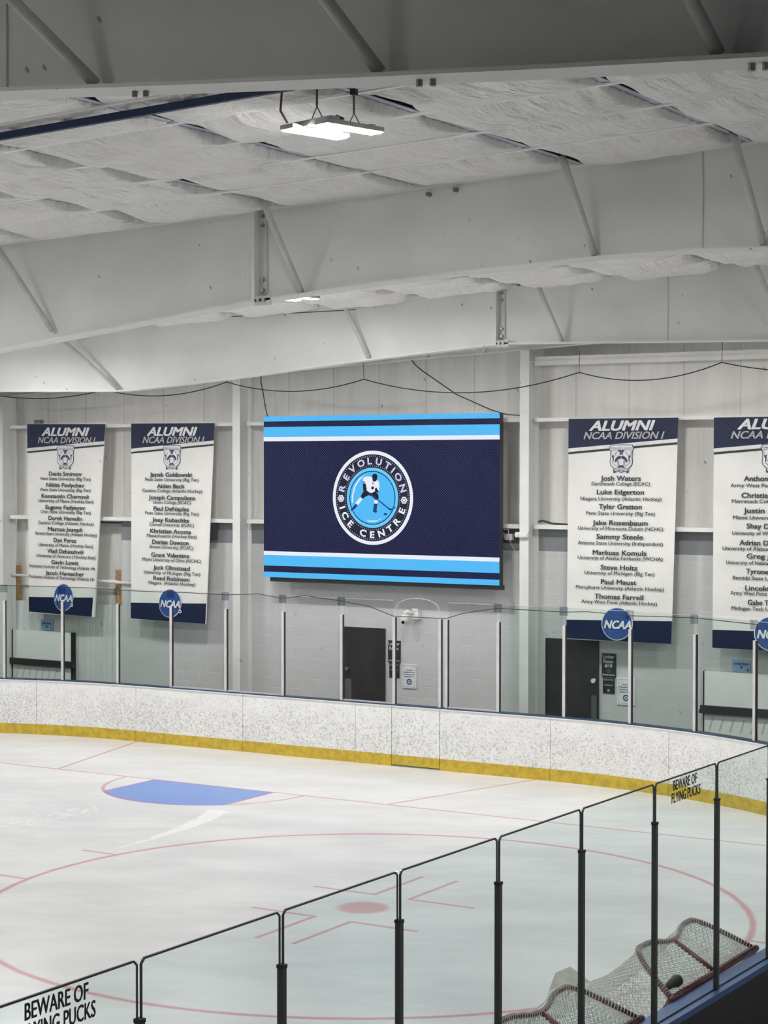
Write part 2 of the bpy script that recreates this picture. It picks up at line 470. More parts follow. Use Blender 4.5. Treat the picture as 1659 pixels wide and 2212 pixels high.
def insulation(name, y0, y1, straps, x0i, x1i, res, seed):
    r = random.Random(seed); ys = [y0] + straps + [y1]
    mb = MB()
    for i in range(x0i, x1i):
        xa, xb = PX[i]+.014, PX[i+1]-.062
        nx = max(6, int((xb-xa)/res))
        for j in range(len(ys)-1):
            ya, yb = ys[j], ys[j+1]; ny = max(6, int((yb-ya)/res))
            amp = r.uniform(.085, .13); gapr = r.choice([.02, .04, .06, .08, .10, .13] if ya > -13.0 else [.09, .11, .14, .17])
            ph = r.uniform(0, 6); ph2 = r.uniform(0, 6); sk = r.uniform(.62, .95)
            V_, F_ = [], []
            for a in range(nx+1):
                u = a/nx
                for b in range(ny+1):
                    v = b/ny
                    s = math.sin(math.pi*min(1, max(0, v**sk)))
                    g = gapr*s*(.7+.3*math.sin(3*v+ph))          # pulled away on the purlin's right side
                    x = xa + g*(1-u)**3 + (xb-xa)*u - .0*(1-u)
                    y = ya + (yb-ya)*v
                    edge = min(1, u/.18); edge2 = min(1, (1-u)/.12)
                    sag = amp*s*(.30+.70*edge)*(.6+.4*edge2)
                    k = (1-v)**1.3*min(1, v/.05)
                    wr = .016*k*math.sin(x*17 - y*9 + ph + 2.2*math.sin(x*3.1+ph2)) + .010*k*math.sin(x*38 - y*15 + ph2 + 1.5*math.sin(x*7+ph))
                    wr += .006*s*math.sin(x*5.0 + y*3 + ph2)
                    lift = .02*s*(1-edge)
                    V_.append((x, y, roof(x) - .004 - sag + wr + lift))
            for b in range(ny+1):
                x, y, z = V_[nx*(ny+1)+b]
                V_.append((x+.008+.010*math.sin(b*2.3+ph), y, max(z, roof(x)-.004) + .004))
            for a in range(nx+1):
                for b in range(ny):
                    q = a*(ny+1)+b; F_.append((q, q+1, q+ny+2, q+ny+1))
            mb.add(V_, F_)
    o = mb.build(name, M_insul, None, True); struct(o); return o
S1 = [-17.4, -16.52, -15.64, -14.78, -13.97, -13.08, -12.16, -11.28]
S2 = [-9.4, -8.5, -7.6, -6.7, -5.8, -4.9, -4.0, -3.2]
insulation('ceiling', BAYS[0][0], BAYS[0][1], S1, 6, 14, .05, 3)
insulation('ceiling_4', BAYS[0][0], BAYS[0][1], S1, 0, 6, .2, 11)
insulation('ceiling_5', -25.4, -17.88, [-24.4, -23.5, -22.6, -21.7, -20.8, -19.9, -19.0], 0, 14, .2, 12)
insulation('ceiling_2', BAYS[1][0], BAYS[1][1], S2, 1, 14, .09, 5)
insulation('ceiling_3', BAYS[2][0], BAYS[2][1], [-1.6, -.7, .2, 1.1, 2.0, 2.9, 3.8], 0, 14, .16, 8)
STL = ['just behind the nearest rafter', 'second behind the nearest rafter', 'third behind the nearest rafter', 'just in front of the blue strut',
       'just beyond the blue strut', 'second beyond the blue strut', 'second in front of the middle rafter', 'nearest the front of the middle rafter']
for i, y in enumerate(S1):
    mb = MB(); xs = [PX[6]] + PX[7:] 
    mb.strip([(x, y-.02, roof(x, -.018)) for x in xs], [(x, y+.02, roof(x, -.018)) for x in xs])
    mb.strip([(x, y-.02, roof(x, -.004)) for x in xs], [(x, y-.02, roof(x, -.018)) for x in xs])
    tag(mb.build('insulation_strap', M_strap), 'white strap under the roof insulation, ' + STL[i], 'strap', 'insulation straps')
    mb = MB()
for i, y in enumerate(S2):
    mb = MB(); xs = PX[1:]
    mb.strip([(x, y-.02, roof(x, -.018)) for x in xs], [(x, y+.02, roof(x, -.018)) for x in xs])
    tag(mb.build('insulation_strap', M_strap), 'white strap under the insulation in the narrow roof gap behind the middle rafter', 'strap', 'straps behind the middle rafter')
mb = MB(); ys = -14.73
V_ = [(x, y, roof(x, d)) for x in (7.1, 12.2) for y in (ys-.02, ys+.02) for d in (-.115, -.062)]
mb.add(V_, [(0,1,3,2), (4,6,7,5), (0,4,5,1), (2,3,7,6), (0,2,6,4), (1,5,7,3)])
tag(mb.build('bridging_strut', M_purlin), 'dark blue bridging strut crossing the purlins under the insulation', 'strut')

# ------------------------------------------------------------------ rafters
def interp(P, x):
    for (a, za), (b, zb) in zip(P, P[1:]):
        if a <= x <= b: return za + (zb-za)*(x-a)/(b-a)
    return P[0][1] if x < P[0][0] else P[-1][1]
def rafter(label, Y, top, bot, hw, th, mat, braces, splice=None, seam=None, bolts=(), flb=()):
    """top/bot: (x,z) polylines; the web hangs between them in the plane y=Y"""
    t = thing('steel_rafter', label, 'roof beam', (bot[0][0], Y, bot[0][1]), 'white steel roof rafters')
    xs = sorted({x for x, _ in top} | {x for x, _ in bot})
    P = [(x, interp(top, x)) for x in xs] + [(x, interp(bot, x)+th) for x in xs[::-1]]
    n = len(xs)
    mb = MB()
    for y, s in ((Y-.006, 1), (Y+.006, -1)):
        mb.strip([(x, y, interp(top, x)) for x in xs], [(x, y, interp(bot, x)+th*.5) for x in xs])
    mb.build('web', mat, t)
    mb = MB()
    for (x0, z0), (x1, z1) in zip(bot, bot[1:]):
        if abs(x1-x0) < .02: continue
        V_ = [(x, Y+s*hw, z+d) for x, z in ((x0, z0), (x1, z1)) for s in (-1, 1) for d in (0, th)]
        mb.add(V_, [(0,1,3,2), (4,6,7,5), (0,4,5,1), (2,3,7,6), (0,2,6,4), (1,5,7,3)])
    mb.build('bottom_flange', mat, t)
    mb = MB()
    for (x0, z0), (x1, z1) in zip(top, top[1:]):
        V_ = [(x, Y+s*hw, z+d) for x, z in ((x0, z0), (x1, z1)) for s in (-1, 1) for d in (-th, 0)]
        mb.add(V_, [(0,1,3,2), (4,6,7,5), (0,4,5,1), (2,3,7,6), (0,2,6,4), (1,5,7,3)])
    mb.build('top_flange', mat, t)
    for (xb, zb, xt, yt, zt) in braces:
        MB().tube([(xb, Y-.06, zb+.01), (xt, yt, zt)], .031 if Y < -5 else .03, 10).build('flange_brace', M_pipe, t, True)
    if splice:
        x, zt, zb = splice
        pl = MB().box(x-.02, x+.02, Y-hw-.01, Y+hw, zb-.005, zt+.01).build('splice_plate', mat, t)
        MB().box(x+.02, x+.11, Y-.03, Y-.006, zb+.09, zt-.02).build('splice_angle', M_pipe, pl)
        MB().box(x+.02, x+.20, Y-hw, Y-hw+.02, zb-.03, zb+.06).build('splice_foot', M_pipe, pl)
        for dx, z in ((.07, zt-.07), (.07, zt-.16), (.07, zb+.22), (.07, zb+.12)):
            MB().tube([(x+dx, Y-.03, z), (x+dx, Y-.055, z)], .02, 6).build('bolt', M_bolt, pl)
        for dx in (.07, .13):
            MB().tube([(x+dx, Y-hw, zb+.02), (x+dx, Y-hw-.025, zb+.02)], .018, 6).build('bolt', M_bolt, pl)
    if seam:
        x, zt, zb = seam
        MB().tube([(x, Y-.008, zt), (x+.006, Y-.009, (zt+zb)/2), (x+.003, Y-.008, zb)], .007, 6).build('weld_seam', M_pipe, t)
    for x, z in bolts:
        MB().tube([(x, Y-.006, z), (x, Y-.05, z)], .022, 8).build('bolt', M_bolt, t)
    for x, z in flb:      # bolt pairs under the bottom flange
        MB().tube([(x, Y+.0, z), (x, Y+.0, z-.03)], .016, 8).build('flange_bolt', M_bolt, t)
    return t
R1, R2, R3 = -17.81, -10.19, -2.57
b1 = [(-14, 6.1), (-2.2, 6.55), (5, 7.1), (9.5, 7.33), (11.879, 7.174), (13.061, 7.085), (14.104, 7.012), (15.03, 6.951), (15.972, 6.895), (18.5, 6.74), (24.8, 6.2)]
f1 = lambda x: interp(b1, x)
rafter('nearest and darkest white steel roof rafter, along the top of the photo', R1,
       [(-14, 6.83), (14.9, 7.99), (24.8, 7.58)], b1, .12, .02, M_beam,
       [(12.46, f1(12.46)+.02, 11.95, R1-.45, 7.80), (14.12, f1(14.12)+.02, 13.62, R1-.45, 7.86), (15.74, f1(15.74)+.02, 15.35, R1-.45, 7.92)],
       seam=(11.82, 7.9, 7.2), flb=[(x, f1(x)) for x in (12.66, 12.73, 14.29, 14.36, 15.86, 15.92)])
b2 = [(-14, 5.9), (0, 6.1), (2.5, 6.22), (4.829, 6.479), (6.382, 6.653), (8.077, 6.843), (8.303, 6.859), (9.392, 6.942), (10.367, 6.997), (11.664, 7.057), (12.617, 7.066), (13.218, 7.045), (16, 6.95), (24.8, 6.4)]
t2 = [(-14, 6.82), (2.5, 7.49), (4.835, 7.615), (6.385, 7.661), (8.077, 7.737), (9.885, 7.812), (11.285, 7.878), (13.212, 7.955), (14.9, 8.0), (24.8, 7.58)]
rafter('middle white steel roof rafter with a bolted splice, spanning the photo above the screen', R2, t2, b2, .1, .02, M_beam,
       [(5.512, 6.65, 5.0, -10.6, roof(5.0)), (8.6, 6.90, 8.5, -10.77, roof(8.5)), (11.645, 7.085, 11.58, -10.78, roof(11.58)), (13.167, 7.08, 13.1, -10.8, roof(13.1))],
       splice=(8.07, 7.735, 6.835), seam=(12.61, 7.91, 7.08), bolts=((9.97, 7.74), (10.25, 7.76)))
b3 = [(-14, 6.5), (-9, 6.52), (-2.2, 6.454), (0.146, 6.407), (.45, 6.42), (2.309, 6.552), (4.692, 6.76), (6.633, 6.903), (6.7, 6.915), (8.223, 6.88), (10.472, 6.828), (14, 6.74)]
t3 = [(-14, 6.82), (-9, 7.0), (-2.195, 7.266), (-.305, 7.364), (1.466, 7.455), (3.528, 7.532), (5.068, 7.6), (6.631, 7.66), (7.889, 7.725), (9.09, 7.785), (10.466, 7.88), (14, 8.0)]
rafter('farthest white steel roof rafter, just above the video screen', R3, t3, b3, .1, .016, M_beam2,
       [(.158, 6.44, -.9, -2.9, 7.34), (4.644, 6.77, 4.38, -2.9, 7.56), (7.638, 6.9, 7.41, -2.95, 7.69), (10.70, 6.83, 10.4, -3.0, 7.82)],
       splice=(6.655, 7.665, 6.90), seam=(9.1, 7.77, 6.87))
# hooked rods and loose cables in the gap behind the middle rafter
tag(MB().tube([(4.1, -2.9, 7.47), (4.35, -2.8, 7.46), (4.5, -2.75, 7.46), (2.2, -2.75, 7.45)][2:], .006, 6).build('steel_rod', M_cord),
    'thin dark horizontal rod in front of the farthest rafter', 'rod')
tag(MB().tube([(4.95, -2.78, 7.65), (4.83, -2.8, 7.53), (4.80, -2.8, 7.50), (4.84, -2.8, 7.48)], .014, 6).build('hanger_hook', M_pipe),
    'small grey hanger hook above the right of the farthest light', 'hook')

# end wall steel: sloping end beam, columns, girts
t = thing('end_wall_beam', 'sloping end wall beam behind the farthest rafter, above the video screen', 'beam', (-2, 4.9, 7.1))
mb = MB()
for x0, x1 in ((-9.0, 6.3),):
    z = lambda x: 7.19 + .0485*(x-.2)
    for (ya, yb, d0, d1) in ((4.82, 4.98, 0, .016), (4.895, 4.905, .016, .30)):
        V_ = [(x, y, z(x)+d) for x in (x0, x1) for y in (ya, yb) for d in (d0, d1)]
        mb.add(V_, [(0,1,3,2), (4,6,7,5), (0,4,5,1), (2,3,7,6), (0,2,6,4), (1,5,7,3)])
mb.build('beam_section', M_beam2, t)
for x in (1.3, 2.45):
    MB().obox((x, 4.85, 7.36), (.06, 0, .09), (0, .012, 0), (.012, 0, -.01)).build('stay', M_girt, t)
def column(x0, x1, top, label):
    t = thing('wall_column', label, 'column', ((x0+x1)/2, 4.85, 0), 'white steel wall columns')
    xc = (x0+x1)/2
    MB().box(x0, x1, 4.65, 4.665, 0, top).build('front_flange', M_col, t)
    MB().box(xc-.006, xc+.006, 4.665, 5.035, 0, top).build('web', M_col, t)
    MB().box(x0, x1, 5.033, 5.048, 0, top).build('back_flange', M_col, t)
    return t
column(-9.06, -8.885, 6.75, 'white steel wall column at the left edge of the photo')
column(-2.957, -2.78, 7.06, 'white steel wall column left of the video screen')
column(3.275, 3.455, 7.32, 'white steel wall column right of the video screen')
def girt(x0, x1, z0, z1, label, lip=True, y=4.86):
    t = thing('wall_girt', label, 'wall rail', ((x0+x1)/2, 5.0, z0), 'horizontal wall girts')
    MB().box(x0, x1, y, y+.008, z0, z1).build('front_flange', M_girt, t)
    MB().box(x0, x1, y+.008, WY+.2, z1-.008, z1).build('web', M_girt, t)
    return t
for x0, x1, nm in ((-8.88, -2.97, 'behind the two left banners'), (-2.77, 3.27, 'behind the top of the video screen'), (3.46, 12, 'behind the right banners')):
    girt(x0, x1, 6.07, 6.135, 'upper white wall girt ' + nm)
    girt(x0, x1, 4.175, 4.25, 'lower white wall girt ' + nm.replace('top', 'middle'))
t = thing('wall_girt', 'wide white girt beam under the roof above the right banners', 'wall rail', (7, 4.9, 7.05), 'horizontal wall girts')
MB().box(3.46, 13, 4.85, 4.862, 7.06, 7.215).build('front_flange', M_girt, t)
MB().box(3.46, 13, 4.862, 5.24, 7.205, 7.215).build('web', M_girt, t)
MB().box(3.3, 13, 4.835, 4.85, 7.125, 7.14).build('rib', M_girt, t)

# ------------------------------------------------------------------ hanging LED lights
def fixture(c, ang, roof_z, label, group):
    t = thing('high_bay_light', label, 'light', c, group)
    cx, cy, cz = c; d = Vector((math.sin(ang), math.cos(ang), 0)); n = Vector((d.y, -d.x, 0)); C = Vector(c)
    for s in (-1, 1):
        m = C + n*.155*s + d*(.02*s)
        h = MB().obox(m + Vector((0, 0, .022)), d*.26, n*.066, Vector((0, 0, .016))).build('light_bar', M_fixture, t)
        MB().obox(m + Vector((0, 0, .003)), d*.248, n*.055, Vector((0, 0, .005))).build('lens', M_lens, h)
    MB().obox(C + Vector((0, 0, .045)) - d*.13, d*.06, n*.2, Vector((0, 0, .02))).build('driver_box', M_fixture, t)
    MB().obox(C + Vector((0, 0, .04)) + d*.2, d*.02, n*.2, Vector((0, 0, .012))).build('cross_rail', M_fixture, t)
    for k in (-.14, .2):
        mb = MB(); base = C + d*k + Vector((0, 0, .055)); top = base + Vector((0, 0, .10))
        for s in (-1, 1): mb.tube([base + n*.07*s, top], .004, 5)
        z = top.z; i = 0
        while z < roof_z - .01:
            mb.obox(top + Vector((0, 0, z-top.z+.011)), (d if i % 2 else n)*.007, (n if i % 2 else d)*.003, Vector((0, 0, .012)))
            z += .02; i += 1
        mb.build('chain', M_chain, t)
    MB().obox((C.x+d.x*.2, C.y+d.y*.2, roof_z-.01), (.02, 0, 0), (0, .02, 0), (0, 0, .02)).build('beam_clamp', M_black, t)
    b = C - d*.3 - n*.12
    MB().tube([b + Vector((0, 0, .04)), b + Vector((-.03, 0, .12)) - d*.03, b + Vector((-.02, 0, .24)) - d*.03, b + Vector((.05, 0, .36)), b + Vector((.12, 0, .42))], .009, 6).build('power_cable', M_cable, t, True)
    b = C + n*.1 - d*.1
    MB().tube([b + Vector((0, 0, .06)), b + n*.06 + Vector((0, 0, .075)), b + n*.12 + Vector((0, 0, .05))], .009, 6).build('power_cable', M_cable, t, True)
    return t
F1 = fixture((11.54, -14.27, 7.55), .27, 7.86, 'twin-bar LED high-bay light hanging on chains under the dark red purlin', 'LED high-bay lights')
F2 = fixture((5.15, -5.3, 7.385), .27, 7.61, 'LED high-bay light seen edge-on just under the middle rafter', 'LED high-bay lights')
base = Vector((11.54, -14.27, 7.55))
for x, y, z in ((5.3, -14.27, 7.3), (-1.0, -14.27, 7.05), (-7.3, -14.27, 6.8), (14.0, -5.0, 7.3), (-1.1, -5.0, 7.0), (-7.3, -5.0, 6.75),
                (10.6, 1.2, 7.3), (6.6, 1.2, 7.25), (2.6, 1.2, 7.1), (-1.4, 1.2, 6.95), (-5.4, 1.2, 6.8), (-9.4, 1.2, 6.6),  # row by the end wall holds extra lamps, added to brighten the wall
                (9.0, -22.0, 7.5), (2.7, -22.0, 7.2), (-4.0, -22.0, 7.0), (0.0, -30.0, 7.2), (18.5, -13.0, 7.5), (18.5, -5.0, 7.5)):  # lamps over the stands, ending this list, are added to lighten the rafters
    dup(F1, Vector((x, y, z)) - base, 'LED high-bay light over the rink, hidden behind the rafters or outside the photo', 'LED high-bay lights')

# ------------------------------------------------------------------ video screen
def on_wall(y): return lambda x, z: (x, y, z)
t = thing('video_screen', 'large lit LED video screen with a round ice rink logo on the end wall', 'screen', (.36, 4.75, 3.1))
SX0, SX1, SZ0, SZ1, SY = -2.182, 2.907, 3.165, 6.23, 4.6
MB().box(SX0, SX1, SY, SY+.13, SZ0, SZ1).build('cabinet', M_black, t)
MB().box(SX0+.3, SX1-.6, SY+.13, WY, SZ0+.1, SZ1-.2).build('mounting_frame', M_black, t)
MB().box(SX0+.11, SX1+.03, SY+.05, SY+.13, SZ0-.085, SZ0).build('bottom_rail', M_black, t)
pan = MB(); fn = on_wall(SY-.004)
poly(pan, [(SX0, SZ0), (SX1, SZ0), (SX1, SZ1), (SX0, SZ1)], fn); pan = pan.build('display', S_navy, t)
H = SZ1-SZ0
def stripe(nm, a, b, m):
    mb = MB(); z0, z1 = SZ1-b*H, SZ1-a*H
    poly(mb, [(SX0, z0), (SX1, z0), (SX1, z1), (SX0, z1)], on_wall(SY-.008)); mb.build(nm, m, pan)
stripe('stripe', .0, .031, S_sky); stripe('stripe', .066, .128, S_sky); stripe('stripe', .128, .154, S_white)
stripe('stripe', .838, .862, S_white); stripe('stripe', .862, .928, S_sky); stripe('stripe', .967, 1.0, S_sky)
LX, LZ, LR = .26, 4.70, .87
def L(k): return lambda x, z: (LX+x*LR, SY-.008-.003*k, LZ+z*LR)
logo = MB(); disc(logo, 0, 0, 1.0, L(0), 72); logo = logo.build('round_logo', S_white, pan)
def lg(nm, m, draw):
    mb = MB(); draw(mb); return mb.build(nm, m, logo)
lg('logo_ring', S_ring, lambda b: disc(b, 0, 0, .924, L(1), 72))
lg('logo_disc', S_pale, lambda b: disc(b, 0, 0, .64, L(2), 64))
lg('logo_line', S_deep, lambda b: disc(b, 0, 0, .575, L(3), 64, r2=.552))
lg('logo_field', S_sky, lambda b: disc(b, 0, 0, .552, L(2.5), 64))
def dots(b):
    for R, n in ((.885, 110), (.68, 84)):
        for k in range(n):
            a = 2*math.pi*k/n; c, s = math.cos(a), math.sin(a)
            P = [(R+.012, -.004), (R+.012, .004), (R-.012, .004), (R-.012, -.004)]
            poly(b, [(p_*c-q*s*1.2, p_*s+q*c*1.2) for p_, q in P], L(2))
lg('logo_dots', S_lil, dots)
def arc_text(b, items, h, up):
    for ch, deg in items:
        vs_, fs = text2d(ch, .035, 0)
        a0 = min(q[0] for q in vs_); a1 = max(q[0] for q in vs_); mid = (a0+a1)/2
        sc = h/CAPH; th = math.radians(deg)
        wx = 1.18
        rot = th - math.pi/2 if up else th + math.pi/2
        c, s = math.cos(rot), math.sin(rot); cx, cy = .782*math.cos(th), .782*math.sin(th)
        b.add([L(3)(cx + ((q[0]-mid)*sc*wx)*c - ((q[1]-CAPH/2)*sc)*s, cy + ((q[0]-mid)*sc*wx)*s + ((q[1]-CAPH/2)*sc)*c) for q in vs_], fs)
lg('logo_lettering', S_lil, lambda b: arc_text(b, [('R', 165), ('E', 146), ('V', 129), ('O', 111), ('L', 94.8), ('U', 78), ('T', 61), ('I', 48.7), ('O', 34.5), ('N', 15.4)], .135, True))
lg('logo_lettering', S_white, lambda b: arc_text(b, [('I', 196), ('C', 209.5), ('E', 226), ('C', 253), ('E', 270), ('N', 287), ('T', 304), ('R', 321), ('E', 340)], .135, False))
def flakes2(b):
    for cx, cy in (FLK,):
        for k in range(6):
            a = math.pi/3*k + math.pi/6
            for da in (-.28, .28):
                c, s = math.cos(a), math.sin(a); P = [(.02, -.005), (.055, -.005), (.055, .005), (.02, .005)]
                poly(b, [(cx+p_*c-q*s + da*.06*-s, cy+p_*s+q*c + da*.06*c) for p_, q in P], L(4))
for FLK in ((-.785, -.02), (.785, -.045)):
    lg('logo_snowflake', S_white, lambda b: disc(b, FLK[0], FLK[1], .082, L(3), 6)); lg('logo_snowflake_veins', S_ring, flakes2)
def Z(k): return lambda zx, zy: L(k)((zx-797)/722., (965-zy)/855.)
def pgroup(nm, m, k, polys): lg(nm, m, lambda b: [poly(b, q, Z(k)) for q in polys])
def ell(cx, cy, rx, ry, n=20): return [(cx+rx*math.cos(2*math.pi*i/n), cy+ry*math.sin(2*math.pi*i/n)) for i in range(n)]
pgroup('logo_player_jersey', S_white, 5, [[(625,640),(650,600),(700,578),(760,580),(800,600),(805,650),(850,665),(900,645),(925,690),(930,740),(915,845),(850,850),(790,880),(760,892),(720,862),(692,790),(684,712),(640,690)]])
pgroup('logo_player_dark', S_black, 6, [ell(848, 578, 48, 50), [(805,610),(890,612),(868,668),(815,672)], [(632,705),(685,712),(702,800),(690,850),(640,850)],
    [(640,855),(690,845),(790,880),(850,845),(905,880),(918,960),(905,1005),(860,1000),(800,940),(740,918),(690,940),(630,985),(592,940)],
    [(850,800),(875,775),(918,850),(905,870),(850,845)], ell(808, 785, 26, 30, 8), [(624,655),(690,690),(640,688)], [(800,690),(830,690),(815,730)]])
pgroup('logo_player_socks', S_white, 6, [[(580,962),(630,990),(545,1098),(498,1060)], [(838,1000),(905,1012),(895,1072),(838,1070)], [(868,860),(908,880),(905,910)]])
pgroup('logo_player_skates', S_deep, 6, [[(495,1082),(540,1102),(490,1170),(425,1210),(412,1225),(415,1180),(450,1140)], [(835,1068),(895,1073),(880,1180),(887,1215),(870,1242),(812,1212),(820,1170)]])
pgroup('logo_stick', S_deep, 7, [[(690,838),(700,826),(1112,1152),(1100,1172)], [(1098,1150),(1160,1155),(1208,1115),(1216,1138),(1150,1186),(1100,1184)], ell(1040, 1258, 32, 20)])
pgroup('logo_shine', S_white, 4, [[(680,545),(560,620),(470,760),(430,930),(428,1060),(450,1060),(455,930),(495,770),(575,640)], [(670,1380),(740,1398),(860,1395),(1000,1330),(870,1375),(750,1382)]])

# ------------------------------------------------------------------ banners
def banner(label, TL, TR, BL, BR, xl, xr, y0, y1, lines, head, crest, cdisc, foot, hb, curl=0.0, capn=.082, caps=.064, Y=4.78):
    t = thing('alumni_banner', label, 'banner', ((BL[0]+BR[0])/2, Y, BL[1]), 'alumni banners on the end wall')
    def fold(a, b):
        return -.05*b*b*math.sin(a*3.0) - .03*b
    def F(k):
        def f(a, b):
            x = (TL[0]*(1-a)+TR[0]*a)*(1-b) + (BL[0]*(1-a)+BR[0]*a)*b
            z = (TL[1]*(1-a)+TR[1]*a)*(1-b) + (BL[1]*(1-a)+BR[1]*a)*b
            return (x, Y + fold(a, b) - .004*k, z)
        return f
    def uv(zx, zy):
        b = (zy-y0)/(y1-y0); l = xl[0]+(xl[1]-xl[0])*b; r = xr[0]+(xr[1]-xr[0])*b
        return (zx-l)/(r-l), b
    W_ = (TR[0]-TL[0]); Hh = TL[1]-BL[1]
    mb = MB(); N = 24
    for j in range(N):
        A = [F(0)(i/12, j/N) for i in range(13)]; B = [F(0)(i/12, (j+1)/N) for i in range(13)]
        mb.strip(A, B)
    if curl:
        for j in range(N):
            for k in range(4):
                def cp(q, b):
                    w = curl*b; x, y, z = F(0)(1, b); a = q/4*2.4
                    return (x + w*.5*math.sin(a), y - w*.5*(1-math.cos(a)), z)
                mb.strip([cp(k, j/N), cp(k+1, j/N)], [cp(k, (j+1)/N), cp(k+1, (j+1)/N)])
    mb.build('cloth', M_ban, t, True)
    mb = MB(); mb.box(TL[0], TR[0], Y+.002, Y+.02, TL[1]-.02, TL[1]+.005)
    for q in (.08, .5, .92): mb.box(TL[0]+(TR[0]-TL[0])*q-.02, TL[0]+(TR[0]-TL[0])*q+.02, Y+.02, 4.859, TL[1]-.03, TL[1]-.005)
    mb.build('hanging_batten', M_girt, t)
    def band(nm, m, pts, k=2):
        mb = MB(); n = 16
        A = []; B = []
        (a0, b0), (a1, b1), (a2, b2), (a3, b3) = pts      # TL TR BR BL
        for i in range(n+1):
            s = i/n; A.append(F(k)(a0+(a1-a0)*s, b0+(b1-b0)*s)); B.append(F(k)(a3+(a2-a3)*s, b3+(b2-b3)*s))
        for j in range(6):
            mb.strip([tuple(p_*(1-j/6)+q*j/6 for p_, q in zip(x, y)) for x, y in zip(A, B)], [tuple(p_*(1-(j+1)/6)+q*(j+1)/6 for p_, q in zip(x, y)) for x, y in zip(A, B)])
        return mb.build(nm, m, t)
    l, r = hb
    band('header_band', M_navy, [(0, 0), (1, 0), (1, r), (0, l)])
    band('white_stripe', M_banw, [(0, l), (1, r), (1, r+.016), (0, l+.016)])
    band('black_stripe', M_black, [(0, l+.017), (1, r+.017), (1, r+.026), (0, l+.026)])
    def wr(nm, m, items, cap, bold, shear, k=5):
        for s, zx0, zx1, zy in items:
            mb = MB()
            u0, b = uv(zx0, zy); u1, _ = uv(zx1, zy); h = cap/Hh
            text_fit(mb, s, u0, u1, 0, h, lambda x, q: F(k)(x, b + h/2 - q), bold, shear)
            mb.build(nm, m, t)
    wr('header_lettering', M_banw, [head[0]], head[2], .035, .28)
    wr('header_lettering', M_bansil, [head[1]], head[3], .02, .28)
    wr('name_lettering', M_bantext, lines[0::2], capn, .026, 0)
    wr('college_lettering', M_bansub, lines[1::2], caps, .016, 0)
    # crest
    c0, c1, cy0, cy1 = crest
    def C(k):
        def f(x, y):                          # crest units from the close-up: 390..1215 by 290..1255
            zx = c0 + (x-390)/825*(c1-c0); zy = cy0 + (y-290)/965*(cy1-cy0)
            return F(k)(*uv(zx, zy))
        return f
    def mir(P): return [(1606-x, y) for x, y in P][::-1]
    half = [(803,300),(430,305),(440,350),(395,400),(440,520),(450,700),(430,880),(450,980),(520,1060),(570,1110),(803,1240)]
    inner = [(803,325),(452,328),(462,362),(420,405),(462,520),(474,700),(455,880),(474,970),(540,1045),(590,1095),(803,1215)]
    cr = MB(); poly(cr, half + mir(half)[:-1], C(3)); cr = cr.build('crest', M_crest, t)
    mb = MB(); poly(mb, inner + mir(inner)[:-1], C(4)); mb.build('crest_field', M_banw, cr)
    mb = MB()
    for P in ([(800,470),(690,470),(700,500),(755,560),(745,620),(800,650)], [(740,660),(640,740),(595,830),(610,890),(650,880),(700,800),(800,760),(800,690)],
              [(500,660),(590,665),(560,720),(575,740),(555,880),(525,880),(535,760),(505,715)], [(690,830),(720,815),(725,980),(695,980)],
              [(800,980),(720,985),(740,1010),(690,1020),(690,1060),(800,1060)], [(480,475),(690,470),(690,480),(495,488),(505,660),(495,660)],
              [(640,560),(690,510),(620,580),(600,660),(610,665)], [(520,905),(660,1045),(672,1040),(535,900)]):
        poly(mb, P, C(5)); poly(mb, mir(P), C(5))
    text_fit(mb, 'Wilkes-Barre Scranton', 440, 1160, -440, 55, lambda x, y: C(5)(x, -y), .0)
    mb.build('crest_figures', M_crest, cr)
    mb = MB(); poly(mb, [(560,1110),(803,1062),(1045,1110),(1050,1230),(990,1245),(960,1190),(803,1150),(646,1190),(616,1245),(556,1230)], C(6)); rb = mb.build('crest_ribbon', M_crest, cr)
    mb = MB(); poly(mb, [(585,1120),(803,1080),(1020,1120),(1000,1180),(803,1140),(606,1180)], C(7)); mb.build('crest_ribbon_field', M_banw, cr)
    mb = MB(); text_fit(mb, 'KNIGHTS', 620, 985, -1150, 45, lambda x, y: C(8)(x, -y), .0); mb.build('crest_lettering', M_crest, cr)
    # footer and round logo
    fl0, fr0, fl1, fr1 = foot
    band('footer_band', M_navy, [(0, uv(0, fl0)[1]), (1, uv(0, fr0)[1]), (1, min(1, uv(0, fr1)[1])), (0, min(1, uv(0, fl1)[1]))])
    dx, dy, R = cdisc; u, b = uv(dx, dy)
    def D(k): return lambda x, y: F(k)(u + x*R/W_*1.06, b - y*R/Hh)
    mb = MB(); disc(mb, 0, 0, 1.0, D(6), 48); rd = mb.build('round_logo', M_banw, t)
    mb = MB(); disc(mb, 0, 0, .94, D(8), 48); mb.build('round_logo_field', M_ncaa, rd)
    mb = MB(); text_fit(mb, 'NCAA', -.78, .92, -.28, .46, D(11), .04, .25)
    disc(mb, .95, -.52, .13, D(11), 16, r2=.07)
    mb.build('round_logo_lettering', M_banw, rd)
    return t
U = 'University'
